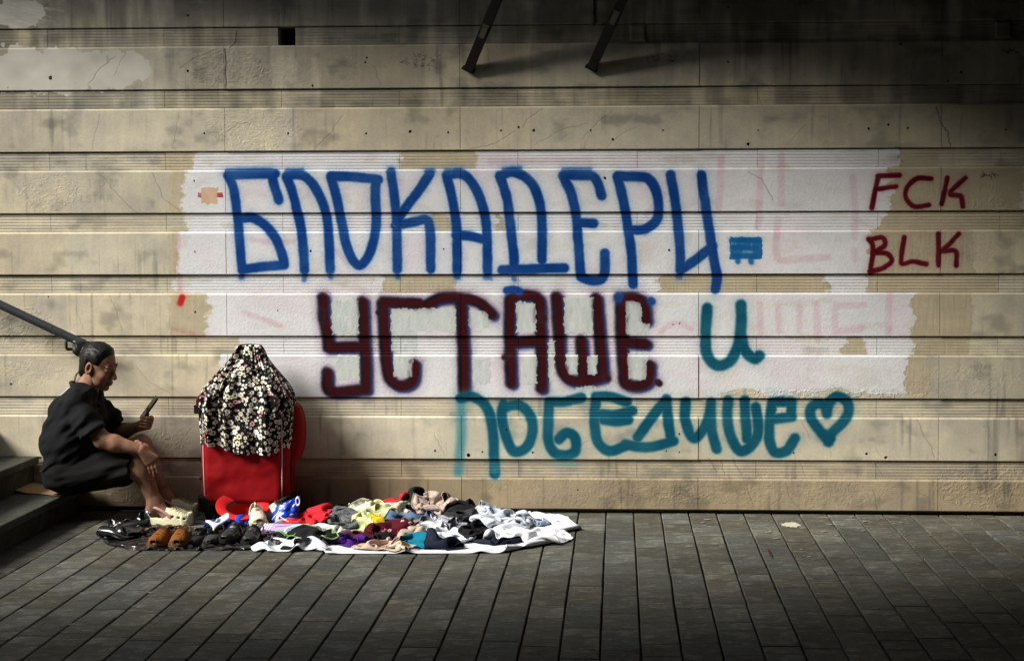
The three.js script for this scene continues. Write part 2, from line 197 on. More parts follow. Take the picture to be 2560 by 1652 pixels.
  // roller-grey fills inside the letters of the second line
  const fills = [['A', 1030, 940, 1195, 1145], ['A', 1060, 1270, 1200, 1420], ['A', 1385, 985, 1780, 1125], ['A', 1390, 1120, 1545, 1250], ['A', 1400, 1260, 1530, 1400], ['A', 1855, 1000, 1975, 1100], ['A', 1880, 1290, 1985, 1440], ['B', 455, 950, 578, 1132], ['B', 745, 920, 920, 1135], ['B', 1112, 945, 1215, 1142], ['B', 1195, 1080, 1258, 1140], ['B', 485, 1270, 580, 1440], ['B', 755, 1265, 832, 1385], ['B', 885, 1270, 945, 1385], ['B', 1125, 1250, 1245, 1415], ['B', 815, 1455, 930, 1512], ['B', 650, 1180, 690, 1430]];
  // outlines, then the dark red letters, in the second line
  const LA = [[[985, 925], [990, 1050], [1010, 1150], [1015, 1222]], [[1015, 1225], [1232, 1220]], [[1225, 950], [1232, 1200], [1242, 1350], [1242, 1470]], [[1242, 1475], [1022, 1482], [1010, 1375]], [[1565, 960], [1350, 950]], [[1342, 960], [1350, 1100], [1365, 1300], [1392, 1420], [1450, 1455], [1520, 1430], [1535, 1325]], [[1612, 968], [1680, 932], [1800, 925], [1920, 952], [2000, 1025]], [[1815, 940], [1822, 1100], [1830, 1300], [1832, 1485]]];
  const LB = [[[432, 1440], [425, 1200], [425, 1000], [432, 930], [590, 925], [606, 1050], [615, 1300], [615, 1470]], [[430, 1198], [612, 1180]], [[706, 920], [720, 1150], [735, 1345], [780, 1415], [870, 1425], [985, 1402]], [[945, 930], [965, 1150], [985, 1402]], [[855, 1185], [865, 1412]], [[1088, 925], [1180, 925], [1225, 950], [1245, 1060]], [[1096, 930], [1096, 1150], [1110, 1350], [1122, 1440], [1180, 1455], [1250, 1435], [1265, 1330]], [[1100, 1192], [1242, 1202]]];
  for (const [k, L] of [['A', LA], ['B', LB]]) { ghost(k, L, 44, 0.13); }
  const sh = (L, dx, dy) => L.map((s) => s.map(([x, y]) => [x + dx, y + dy]));
  for (const [k, L] of [['A', LA], ['B', LB]]) spray(k, sh(L, 9, 9), '#0a1f4c', 25, '#6a6a9c', { ha: 0.5, soft: 5 });
  for (const [k, L] of [['A', LA], ['B', LB]]) spray(k, sh(L, -12, -4), '#0d0a12', 24, '#5a4a60', { ha: 0.5, soft: 5 });
  fills.forEach((f, i) => { patch(...f, '#bcc3be', 0.92, 20 + i, 13); });
  for (const [k, L] of [['A', LA], ['B', LB]]) spray(k, L, '#38060d', 15, '#381018', { ha: 0.5, soft: 1.8, hw: 1.3 });
  spray('B', [[[400, 880], [440, 872], [475, 885]], [[1270, 940], [1275, 945]], [[1075, 930], [1080, 915]]], '#123f80', 17, '#3a5ea0'); spray('B', [[[1310, 1430], [1320, 1440]], [[1000, 1400], [1010, 1410]], [[385, 1280], [400, 1275]], [[620, 1040], [625, 1050]]], '#2a1418', 14, '#4a3a4a');
  spray('A', [[[968, 1010], [965, 1050]], [[1310, 1010], [1315, 1015]]], '#20141c', 12, '#3a3040');
  // first line, blue
  const BL = '#033579', BH = '#4d7aae';
  spray('A', [[[405, 188], [540, 180], [688, 178]], [[668, 178], [682, 240], [710, 335]], [[408, 192], [437, 260], [457, 400], [476, 600], [490, 752]], [[465, 452], [540, 440], [620, 482], [690, 562], [730, 660], [745, 725]], [[490, 755], [600, 738], [745, 725]],
    [[757, 198], [792, 285], [832, 450], [856, 600], [866, 755]], [[757, 196], [820, 180], [880, 202], [948, 292], [990, 400], [1011, 550], [1021, 755]],
    [[1024, 192], [1160, 195], [1308, 212]], [[1024, 198], [1060, 320], [1090, 480], [1120, 610], [1160, 700], [1195, 728], [1240, 690], [1280, 590], [1297, 450], [1292, 300], [1296, 220]],
    [[1386, 170], [1405, 300], [1420, 480], [1425, 750]], [[1618, 180], [1560, 270], [1440, 430], [1412, 490]], [[1412, 490], [1510, 470], [1600, 456], [1621, 520], [1626, 750]],
    [[1722, 188], [1756, 330], [1781, 500], [1786, 760]], [[1722, 188], [1800, 176], [1850, 202], [1910, 292], [1950, 420], [1966, 600], [1969, 765]], [[1778, 550], [1850, 550], [1938, 570]]], BL, 23, BH);
  spray('A', [[[865, 800], [862, 815]], [[1425, 798], [1426, 800]], [[1785, 798], [1786, 799]], [[1020, 798], [1022, 799]], [[490, 800], [480, 802]], [[400, 158], [660, 154]], [[760, 160], [850, 158]], [[1720, 160], [1800, 156]], [[1380, 150], [1395, 150]], [[1600, 160], [1640, 160]]], '#0f3f80', 11, '#5f86b4', { core: 0.55 });
  spray('B', [[[357, 188], [400, 320], [420, 480], [440, 640], [445, 742]], [[357, 190], [430, 168], [500, 190], [560, 252], [600, 360], [612, 500], [612, 695]], [[372, 755], [560, 749], [748, 743]],
    [[737, 186], [850, 186], [920, 196], [950, 240], [971, 308]], [[737, 190], [782, 282], [816, 420], [831, 600], [846, 790]], [[826, 470], [922, 476]], [[846, 796], [900, 818], [970, 810], [990, 762], [990, 655]],
    [[1067, 196], [1100, 330], [1130, 500], [1150, 650], [1160, 840]], [[1067, 192], [1160, 195], [1250, 206], [1295, 270], [1315, 390], [1300, 460], [1230, 510], [1140, 515]],
    [[1386, 184], [1410, 320], [1430, 480], [1445, 650], [1446, 757]], [[1446, 758], [1540, 692], [1640, 612]], [[1572, 184], [1592, 330], [1620, 520], [1645, 680], [1666, 800], [1656, 870]]], BL, 23, BH);
  spray('B', [[[380, 148], [480, 142]], [[740, 152], [900, 152]], [[440, 800], [448, 815]], [[1430, 798], [1445, 800]], [[90, 800], [110, 802]], [[270, 802], [300, 805]]], '#0f3f80', 10, '#5f86b4', { core: 0.5 });
  patch('B', 1743, 558, 1937, 690, '#06528f', 0.92, 7, 7); spray('B', [[[1755, 575], [1920, 580]], [[1760, 620], [1905, 625]], [[1765, 668], [1900, 672]], [[1790, 690], [1792, 705]], [[1870, 690], [1872, 708]]], '#06528f', 13, '#5c98bd', { core: 0.8 });
  // teal and red words
  const TL = '#034a60', THl = '#5f8f94';
  spray('B', [[[1607, 985], [1597, 1150], [1612, 1280], [1670, 1330], [1740, 1308], [1790, 1220], [1811, 1100], [1811, 965]], [[1812, 1150], [1842, 1250], [1895, 1290], [1922, 1272]]], TL, 26, THl, { soft: 4, ha: 0.5 });
  spray('D', [[[452, 172], [452, 300], [456, 450], [442, 600]], [[440, 650], [432, 715]]], '#2f7480', 21, '#6aa3aa', { soft: 8, core: 0.62, ha: 0.45 });
  spray('D', [[[450, 165], [530, 152], [610, 192], [662, 272], [690, 400], [700, 600], [704, 730]],
    [[770, 212], [756, 292], [790, 450], [850, 560], [930, 540], [985, 430], [972, 302], [900, 222], [830, 220], [772, 240]],
    [[1110, 190], [1230, 188], [1350, 160]], [[1110, 200], [1105, 350], [1106, 480], [1150, 568], [1240, 588], [1306, 555], [1300, 450], [1240, 420], [1182, 468]],
    [[1460, 172], [1450, 350], [1482, 500], [1560, 555], [1680, 520]], [[1460, 152], [1560, 152], [1690, 192]], [[1505, 285], [1600, 290], [1730, 258]], [[1520, 325], [1610, 335], [1700, 325]],
    [[1680, 508], [1850, 528], [2040, 482]], [[1772, 455], [1850, 345], [1980, 182]], [[1988, 172], [1996, 300], [2020, 468]],
    [[2130, 190], [2130, 330], [2190, 462], [2260, 400], [2310, 280], [2320, 200]], [[2320, 200], [2324, 400], [2362, 540]]], TL, 25, THl, { soft: 4, ha: 0.5 });
  spray('E', [[[180, 182], [176, 330], [210, 470], [270, 558], [350, 520], [402, 430], [402, 330], [386, 232]], [[305, 182], [311, 330], [322, 465]],
    [[512, 192], [490, 350], [490, 480], [530, 565], [610, 558], [680, 462]], [[512, 192], [655, 192]], [[512, 322], [655, 302]], [[655, 200], [650, 290]],
    [[930, 478], [860, 400], [800, 310], [800, 240], [850, 206], [900, 222], [920, 280]], [[920, 270], [940, 190], [1000, 152], [1070, 192], [1080, 270], [1030, 350], [950, 430], [930, 488]], [[900, 430], [945, 460]]], TL, 25, THl, { soft: 4, ha: 0.5 });
  spray('D', [[[1180, 640], [1290, 645]], [[700, 640], [702, 700]]], '#3f8790', 16, '#7fa7aa', { soft: 12, core: 0.3, ha: 0.3 });
  spray('C', [[[1155, 382], [1170, 300], [1195, 192]], [[1192, 190], [1322, 186]], [[1182, 270], [1300, 254]], [[1512, 206], [1430, 206], [1366, 262], [1360, 322], [1410, 374], [1498, 364]], [[1610, 202], [1590, 300], [1576, 358]], [[1718, 202], [1625, 298], [1690, 312], [1704, 374]],
    [[1135, 570], [1160, 605], [1145, 760]], [[1140, 576], [1220, 562], [1235, 602], [1168, 650]], [[1168, 650], [1250, 660], [1275, 700], [1220, 745], [1140, 765]], [[1350, 560], [1336, 650], [1336, 718], [1400, 705], [1482, 720]], [[1555, 538], [1556, 728]], [[1678, 538], [1620, 602], [1562, 650]], [[1590, 642], [1658, 642], [1664, 728]], [[1146, 770], [1147, 850]].map(([x, y]) => [x, Math.min(y, 772)])], '#520310', 11, '#935058', { soft: 2, ha: 0.4, hw: 1.9 });
  g.putImageData(im, 0, 0);
  // faint stamped letters and scribbles, drill holes, cracks
  g.globalAlpha = 0.14; g.fillStyle = '#5a5346'; g.font = 'bold 22px sans-serif'; { const [x, y] = ct('F', 545, 1410); g.fillText('LSTAR', x, y); const [x2, y2] = ct('F', 600, 1300); g.fillText('T O M', x2, y2); } g.globalAlpha = 1;
  const scrib = (k, x, y, w, h, n, a) => { const R = rng(x + y | 0); g.globalAlpha = a; g.strokeStyle = '#2c261d'; g.lineWidth = 1.2; for (let i = 0; i < n; i++) { const a0 = ct(k, x + R() * w, y + R() * h), b0 = [a0[0] + (R() - 0.5) * 12, a0[1] + (R() - 0.5) * 8]; g.beginPath(); g.moveTo(...a0); g.quadraticCurveTo(a0[0] + (R() - 0.5) * 9, a0[1] + (R() - 0.5) * 9, ...b0); g.stroke(); } g.globalAlpha = 1; };
  scrib('H', 510, 375, 165, 105, 40, 0.4); scrib('H', 420, 420, 60, 20, 7, 0.4); scrib('I', 2225, 335, 130, 40, 16, 0.5); scrib('I', 2085, 1200, 120, 35, 14, 0.5); scrib('C', 1800, 180, 120, 30, 10, 0.5); scrib('H', 2120, 370, 220, 50, 18, 0.3);
  // relief canvas takes the height field, then cracks and holes are cut into both
  const r2 = wallRelief.getContext('2d'), im2 = r2.createImageData(TW, TH), d2 = im2.data;
  for (let i = 0; i < TW * TH; i++) { const v = clamp(hgt[i]) * 255; d2[4 * i] = d2[4 * i + 1] = d2[4 * i + 2] = v; d2[4 * i + 3] = 255; }
  r2.putImageData(im2, 0, 0); r2.lineCap = 'round';
  const crack = (k, pts, w = 1.3, a = 0.34) => { const R = rng(Math.abs(pts[0][0] * 31 + pts[0][1] * 17) | 0), q = []; for (let i = 0; i < pts.length - 1; i++) { const n = 6; for (let j = 0; j < n; j++) q.push(ct(k, lerp(pts[i][0], pts[i + 1][0], j / n) + (R() - 0.5) * 13, lerp(pts[i][1], pts[i + 1][1], j / n) + (R() - 0.5) * 9)); } q.push(ct(k, ...pts[pts.length - 1])); for (const [cx, col, al, lw] of [[g, '#4a4030', a, w * 0.8], [r2, '#000', 0.3, w + 0.2]]) { cx.globalAlpha = al; cx.strokeStyle = col; cx.lineWidth = lw; cx.beginPath(); q.forEach(([x, y], i) => (i ? cx.lineTo(x, y) : cx.moveTo(x, y))); cx.stroke(); cx.globalAlpha = 1; } };
  for (const [k, p, w, a] of [['F', [[690, 1210], [780, 1310], [860, 1400], [950, 1475]], 1.4], ['F', [[1060, 1200], [1130, 1370], [1250, 1470]], 1.5], ['F', [[60, 1230], [180, 1360], [240, 1470]], 1], ['F', [[610, 590], [700, 470], [800, 390]], 1.3], ['F', [[870, 365], [830, 440], [790, 520]], 1], ['F', [[1640, 215], [1630, 290], [1590, 330]], 2, 0.8], ['F', [[1560, 340], [1565, 620]], 2.4, 0.8], ['F', [[1240, 480], [1320, 420], [1480, 345]], 1.6], ['F', [[1580, 910], [1650, 860], [1720, 855]], 1.8], ['F', [[2380, 800], [2290, 930], [2190, 1030]], 1.2], ['F', [[1700, 190], [1730, 100]], 1.2], ['F', [[1935, 190], [1935, 90]], 1.6], ['F', [[690, 800], [660, 930], [640, 1040]], 0.9], ['F', [[1240, 790], [1215, 950], [1200, 1030]], 0.9],
    ['H', [[1030, 340], [1040, 440], [950, 540]], 1.4], ['H', [[1410, 755], [1300, 830], [1270, 890]], 1.2], ['H', [[1220, 905], [1080, 1000], [900, 1035]], 1.4], ['H', [[1900, 770], [1820, 820], [1740, 900], [1680, 970]], 1.2], ['H', [[1720, 860], [1540, 900], [1350, 1010]], 1], ['H', [[2080, 870], [1940, 940], [1850, 1030]], 1], ['H', [[500, 640], [550, 740]], 1.1], ['H', [[150, 640], [180, 700]], 0.9], ['H', [[240, 460], [280, 600]], 1.2], ['H', [[1330, 600], [1335, 420]], 0.8], ['H', [[1950, 540], [1925, 600]], 1],
    ['I', [[1785, 740], [1810, 850], [1860, 910], [1880, 1015]], 1.8, 0.7], ['I', [[660, 490], [665, 540], [635, 590]], 1.2], ['I', [[530, 620], [575, 730]], 1.4], ['I', [[1640, 400], [1605, 520], [1610, 590]], 1.2], ['I', [[870, 870], [730, 1020]], 0.9], ['I', [[880, 10], [915, 140]], 1], ['I', [[1130, 60], [1170, 150]], 1], ['I', [[1490, 10], [1510, 150]], 1], ['I', [[480, 1195], [570, 1240], [650, 1390]], 1.5, 0.4], ['I', [[1760, 700], [1900, 630]], 0.9],
    ['J', [[620, 0], [660, 90], [690, 200]], 1.2], ['J', [[770, 400], [840, 490], [960, 550]], 1.2], ['J', [[430, 60], [470, 190]], 0.9], ['J', [[1085, 740], [1010, 860]], 1], ['J', [[1060, 660], [990, 720]], 0.8], ['D', [[250, 420], [300, 520], [340, 600]], 1.2], ['D', [[1410, 480], [1340, 530]], 1.2], ['D', [[2310, 620], [2370, 720]], 1.6], ['D', [[1700, 850], [1550, 930]], 1.2], ['D', [[730, 760], [640, 880]], 0.9], ['D', [[460, 770], [520, 800]], 0.9],
    ['E', [[50, 620], [100, 720]], 1.8], ['E', [[130, 630], [160, 740]], 1.8], ['E', [[220, 625], [290, 740]], 2.2], ['E', [[1270, 640], [1350, 760]], 1.3], ['E', [[1600, 320], [1640, 440], [1700, 520], [1725, 610]], 1.6], ['E', [[300, 760], [340, 880], [380, 980]], 1.3], ['E', [[610, 780], [640, 900], [720, 990]], 1.3], ['E', [[1270, 860], [1300, 1000]], 1.4], ['E', [[920, 770], [950, 890]], 1], ['E', [[730, 330], [800, 470]], 1.2], ['E', [[950, 520], [950, 610]], 1], ['E', [[720, 640], [760, 750]], 1.2], ['E', [[1280, 530], [1330, 610]], 1], ['E', [[2250, 190], [2230, 290]], 1.2], ['E', [[1600, 870], [1700, 920]], 1.2], ['E', [[2120, 350], [2150, 480]], 0.9]]) crack(k, p, w, a);
  // light scuffs, upper left corner
  { const R = rng(5); g.strokeStyle = '#e3e0d4'; for (let i = 0; i < 60; i++) { const [x, y] = ct('F', R() * 330, R() * 195); g.globalAlpha = 0.12 + R() * 0.25; g.lineWidth = 0.8 + R() * 3; g.beginPath(); g.moveTo(x, y); g.lineTo(x + 10 + R() * 26, y + (R() - 0.2) * 14); g.stroke(); } for (let i = 0; i < 70; i++) { const [x, y] = tp(R() * 2560, R() * 1270); g.globalAlpha = 0.10 + R() * 0.2; g.lineWidth = 0.6 + R() * 0.9; g.strokeStyle = R() < 0.5 ? '#efeadc' : '#4a4234'; g.beginPath(); g.moveTo(x, y); g.lineTo(x + (R() - 0.5) * 12, y + (R() - 0.3) * 22); g.stroke(); } g.globalAlpha = 1; }
}
const wallMap = ctex(wallColour, true, false), wallBump = ctex(wallRelief, false, false);
const stoneMat = M({ map: wallMap, bumpMap: wallBump, bumpScale: 0.005, roughness: 0.95 });
const coreMat = M({ color: lin(0.30, 0.275, 0.23), roughness: 1 });
const wuv = (x, y, z) => [(x - WX0) / (WX1 - WX0), y / WY1];

// ---------------------------------------------------------------- the wall, course by course, stone by stone
const wall = thing('stone_wall', 'long beige stone wall of banded courses covered in painted graffiti', 'wall');
{
  const x0 = -9, x1 = 6.6, hx0 = P(696, 96, -0.03).x, hx1 = P(739, 96, -0.03).x, cbx = (a, b, c, d, z0, z1) => { const q = new THREE.BoxGeometry(b - a, d - c, z1 - z0); q.translate((a + b) / 2, (c + d) / 2, (z0 + z1) / 2); mesh('wall_core', q, coreMat, wall); };
  cbx(x0, hx0, -0.05, 3.65, -0.47, -0.061); cbx(hx1, x1, -0.05, 3.65, -0.47, -0.061); cbx(hx0, hx1, -0.05, YK(0) - NAR, -0.47, -0.061); cbx(hx0, hx1, YK(0), 3.65, -0.47, -0.061); cbx(x0, x1, -0.05, 3.65, -0.67, -0.471);  // a deep pocket is left open behind the missing plug
  const R = rng(42), wj = [], nj = [];
  for (let x = x0; x < x1; x += 1.284) wj.push(x); wj.push(x1);
  const refW = P(1747, 700).x, refN = P(1593, 700).x;
  const joints = (ref, step) => { const a = [x0]; let s = ref; while (s > x0 + 0.2) s -= step; for (s += 0; s < x1 - 0.2; s += step) if (s > x0 + 0.2) a.push(s); a.push(x1); return a; };
  const JW = joints(refW, 1.284), JN = joints(refN, 0.642);
  const plugs = [[696, 739, 96, 'hole'], [1572.6, 1616.5, 88, 'plate'], [2485, 2530, 72, 'plate']].map(([a, b, y, t]) => { const p = P(a, y, -0.03), q = P(b, y, -0.03); return { a: p.x, b: q.x, t }; });
  const stone = (y0, y1, xa, xb, j, c) => {   // a wide stone; drill holes are cut through its face
    const hs = drilled.filter(([hx, hy, r]) => hx > xa + r + 0.004 && hx < xb - r - 0.004 && hy > y0 + c + r + 0.002 && hy < y1 - 0.010 - r - 0.002);
    if (!hs.length) return prismX([[-0.06, y0], [j - c, y0], [j, y0 + c], [j, y1 - 0.010], [-0.0115, y1], [-0.06, y1]], xa, xb, wuv);
    const s = new THREE.Shape(); s.moveTo(xa, y0 + c); s.lineTo(xb, y0 + c); s.lineTo(xb, y1 - 0.010); s.lineTo(xa, y1 - 0.010); s.closePath();
    for (const [hx, hy, r] of hs) { const q = new THREE.Path(); for (let n = 0; n < 9; n++) { const a = -n / 9 * 6.2832, rr = r * (0.8 + 0.4 * hsh(n, hx * 997 | 0, 5)); n ? q.lineTo(hx + Math.cos(a) * rr, hy + Math.sin(a) * rr * 1.1) : q.moveTo(hx + Math.cos(a) * rr, hy + Math.sin(a) * rr * 1.1); } q.closePath(); s.holes.push(q); }
    const f = new THREE.ExtrudeGeometry(s, { depth: 0.06 + j, bevelEnabled: false, curveSegments: 9 }); f.translate(0, 0, -0.06); const p = f.attributes.position, u = f.attributes.uv; for (let n = 0; n < p.count; n++) u.setXY(n, ...wuv(p.getX(n), p.getY(n)));
    const top = prismX([[-0.06, y1 - 0.010], [j, y1 - 0.010], [-0.0115, y1], [-0.06, y1]], xa, xb, wuv), bot = prismX([[-0.06, y0], [j - c, y0], [j, y0 + c], [-0.06, y0 + c]], xa, xb, wuv);
    return mergeGeometries([f, top, bot]);
  };
  const wide = (y0, y1, ja) => { for (let i = 0; i < ja.length - 1; i++) { const g = 0.0014, j = (R() - 0.5) * 0.004, c = 0.004; mesh('stone_panel', stone(y0, y1, ja[i] + g, ja[i + 1] - g, j, c), stoneMat, wall); } };
  const ribbed = (y0, y1, ja) => {
    for (let i = 0; i < ja.length - 1; i++) { const prof = [[-0.06, y0], [-0.0135, y0]], n = 6, h = (y1 - y0) / n, z = -0.0115 + (R() - 0.5) * 0.002; for (let q = 0; q < n; q++) prof.push([z - 0.0013, y0 + q * h + 0.0005], [z, y0 + q * h + 0.003], [z, y0 + (q + 1) * h - 0.004], [z - 0.0013, y0 + (q + 1) * h - 0.0015]); prof.push([-0.06, y1]); mesh('ribbed_panel', prismX(prof, ja[i] + 0.001, ja[i + 1] - 0.001, wuv), stoneMat, wall); } };
  for (let k = -1; k <= 7; k++) {
    const y = YK(k); let ja = JN;
    if (k === 0) { ja = JN.slice(); for (const p of plugs) { ja = ja.filter((v) => Math.abs(v - p.a) > 0.07 && Math.abs(v - p.b) > 0.07); } for (const p of plugs) ja.push(p.a, p.b); ja.sort((a, b) => a - b); }
    const segs = []; for (let i = 0; i < ja.length - 1; i++) if (!(k === 0 && plugs.some((p) => Math.abs(p.a - ja[i]) < 1e-6))) segs.push([ja[i], ja[i + 1]]);
    for (const s of segs) ribbed(y - NAR, y - 0.002, s);
    wide(k === 7 ? 0.022 : YK(k + 1), y - NAR, JW);
  }
  wide(YK(-1), 3.62, JW);
  for (const p of plugs) {
    const w = p.b - p.a - 0.004, y0 = YK(0) - NAR + 0.001, h = NAR - 0.004;
    if (p.t === 'plate') { const g = chamfer(w, 0.05, h, 0.012); g.rotateX(Math.PI / 2); const c = g.attributes.position, u = g.attributes.uv; for (let i = 0; i < c.count; i++) u.setXY(i, ...wuv(c.getX(i) + (p.a + p.b) / 2, c.getY(i) + y0 + h / 2)); const m = mesh('stone_plug', g, stoneMat, wall); m.position.set((p.a + p.b) / 2, y0 + h / 2, -0.045); }
  }
}

// ---------------------------------------------------------------- paving
const paverTex = pixelTex(1024, 1024, (x, y) => { const a = fbm(x / 80, y / 60, 201, 4), b = fbm(x / 9, y / 8, 205, 3), c = vn(x / 1.6, y / 1.6, 209), s = sstep(0.58, 0.8, fbm(x / 60, y / 34, 213, 4)), w = sstep(0.62, 0.8, fbm(x / 24, y / 15, 217, 4)); let v = 85 * (0.72 + a * 0.32 + b * 0.24 + (c - 0.5) * 0.22); v += s * 24 + w * 24; return [v * 1.0, v, v * 0.925]; });
const paverBump = pixelTex(512, 512, (x, y) => { const v = 255 * (0.3 * fbm(x / 60, y / 30, 221, 3) + 0.45 * fbm(x / 6, y / 5, 225, 3) + 0.25 * vn(x / 1.7, y / 1.7, 229)); return [v, v, v]; }, false);
paverTex.repeat.set(0.9, 0.9); paverBump.repeat.set(1.6, 1.6);
const paverMats = []; { const R = rng(8); for (let i = 0; i < 12; i++) { const t = paverTex.clone(); t.offset.set(R(), R()); const u = 0.70 + R() * 0.52, wv = R() - 0.35; paverMats.push(M({ map: t, bumpMap: paverBump, bumpScale: 0.0035, color: lin(u * (1 + wv * 0.10), u, u * (1 - wv * 0.14)), roughness: 0.72 })); } }
const stepMat = M({ map: paverTex, bumpMap: paverBump, bumpScale: 0.003, color: lin(0.55, 0.57, 0.55), roughness: 0.7 });
const ground = struct(mesh('ground', (() => { const g = new THREE.PlaneGeometry(17, 14); g.rotateX(-Math.PI / 2); g.translate(-1.2, -0.016, 5.4); return g; })(), M({ color: lin(0.07, 0.063, 0.05), bumpMap: paverBump, bumpScale: 0.004, roughness: 1 })));
const pavement = new THREE.Group(); pavement.name = 'pavement'; scene.add(pavement); struct(pavement);
{
  const R = rng(19), PW = 0.14891, PX = 0.38165, LEN = [0.15, 0.2, 0.25, 0.3, 0.3, 0.36, 0.42, 0.5], geo = new Map(), far = [], near = [];
  const geoOf = (l) => { const k = l.toFixed(3); if (!geo.has(k)) geo.set(k, chamfer(PW - 0.0068, 0.05, l - 0.0068, 0.003)); return geo.get(k); };
  for (let j = -21; j <= 24; j++) {
    let z = -0.03 + (R() < 0.35 ? -0.2 : 0) - R() * 0.1; const cut = j >= -5 && j <= 4;
    while (z < 9.4) {
      let l = LEN[R() * 8 | 0]; if (cut && z < 1.72 && z + l > 1.58) l = 1.74 - z; if (z < 0) l = Math.max(l, -z + 0.06); l = Math.max(0.08, Math.round(l * 100) / 100);
      const x = PX + (j + 0.5) * PW, zc = z + l / 2, seen = z < 3.6 && Math.abs(x) < 2.4 + (x < 0 ? 0.45 : 0) && (x < 0 ? x > -2.78 + Math.max(0, z - 1.6) * 0.27 - 0.15 : x < 2.32 - z * 0.2 + 0.15);
      const dy = (R() - 0.5) * 0.003, tx = (R() - 0.5) * 0.006, tz = (R() - 0.5) * 0.006, mi = R() * 12 | 0;
      const jx = (R() - 0.5) * 0.002, jr = (R() - 0.5) * 0.004;
      if (seen) near.push({ l, mi, p: [x + jx, -0.05 + dy, zc], r: [tx, jr, tz] });
      else { const g = geoOf(l).clone(); g.translate(x, -0.05 + dy, zc); far.push(g); }
      z += l;
    }
  }
  near.sort((a, b) => b.p[2] - a.p[2]);
  const shade = (g, mi) => { const q = paverMats[mi].color, n = g.attributes.position.count, c = new Float32Array(n * 3); for (let i = 0; i < n; i++) { c[3 * i] = q.r; c[3 * i + 1] = q.g; c[3 * i + 2] = q.b; } g.setAttribute('color', new THREE.BufferAttribute(c, 3)); const u = g.attributes.uv; for (let i = 0; i < n; i++) u.setXY(i, u.getX(i) + mi * 0.37, u.getY(i) + mi * 0.21); return g; };
  far.forEach((g, i) => shade(g, i * 7 % 12));
  near.forEach((q, i) => { if (i < 300) { const m = mesh('paver', geoOf(q.l), paverMats[q.mi], pavement); m.position.set(...q.p); m.rotation.set(...q.r); m.scale.x = 0.978 + 0.03 * hsh(i, 7, 3); } else { const g = shade(geoOf(q.l).clone(), q.mi); g.rotateX(q.r[0]); g.rotateZ(q.r[2]); g.translate(...q.p); far.push(g); } });
  const f = mesh('paver_field', mergeGeometries(far), M({ map: paverTex, bumpMap: paverBump, bumpScale: 0.0035, roughness: 0.72, vertexColors: true }), pavement); f.userData.kind = 'stuff';
  // grooved strip at the foot of the stairs
  const gm = M({ map: paverTex, bumpMap: paverBump, bumpScale: 0.003, color: lin(0.55, 0.52, 0.5), roughness: 0.8 });
  for (let z = 0.0; z < 4; z += 0.62) { const prof = [[z + 0.002, -0.05]]; for (let q = 0; q < 30; q++) { const a = z + 0.004 + q * 0.0204; prof.push([a, -0.006], [a + 0.004, -0.001], [a + 0.014, -0.001], [a + 0.018, -0.006]); } prof.push([z + 0.618, -0.05]); mesh('ribbed_slab', prismX(prof.reverse(), -2.975, -2.752, (x, y, zz) => [x, zz]), gm, pavement); }
  // dried paint splash and pale specks trodden into the stones
  const blot = (cx, cz, rx, rz, seed, n = 26) => { const Q = rng(seed), s = new THREE.Shape(); for (let i = 0; i < n; i++) { const a = i / n * Math.PI * 2, r = 0.7 + 0.5 * Q(); const x = Math.cos(a) * rx * r, y = Math.sin(a) * rz * r; i ? s.lineTo(x, y) : s.moveTo(x, y); } const g = new THREE.ExtrudeGeometry(s, { depth: 0.0012, bevelEnabled: false }); g.rotateX(-Math.PI / 2); g.translate(cx, 0.0032, cz); return g; };
  const sm = M({ color: lin(0.50, 0.46, 0.36), roughness: 0.9 }), p = G(1979, 1313), parts = [blot(p.x, p.z, 0.05, 0.085, 3)]; mesh('paint_splash', parts[0], sm, pavement).userData.label = 'pale dried paint splash on the paving';
  const sp = [], Q = rng(61); for (let i = 0; i < 85; i++) { const px = i < 50 ? 1750 + Q() * 560 : Q() * 2560, py = i < 50 ? 1290 + Q() * Q() * 130 : 1300 + Q() * 340, g0 = G(px, py); if (g0.z < 0.02 || (g0.x < -0.1 && g0.z < 1.42)) continue; const r = 0.003 + Q() * Q() * 0.011; sp.push(blot(g0.x, g0.z, r * (1 + Q()), r, i + 100, 8)); }
  const m = mesh('pale_speck', mergeGeometries(sp), M({ color: lin(0.26, 0.25, 0.22), roughness: 0.9 }), pavement); m.userData.kind = 'stuff';
  const rust = M({ color: lin(0.07, 0.028, 0.014), roughness: 1 }), rp = G(1926, 1385); mesh('rust_stain', blot(rp.x, rp.z, 0.006, 0.11, 9), rust, pavement);
}

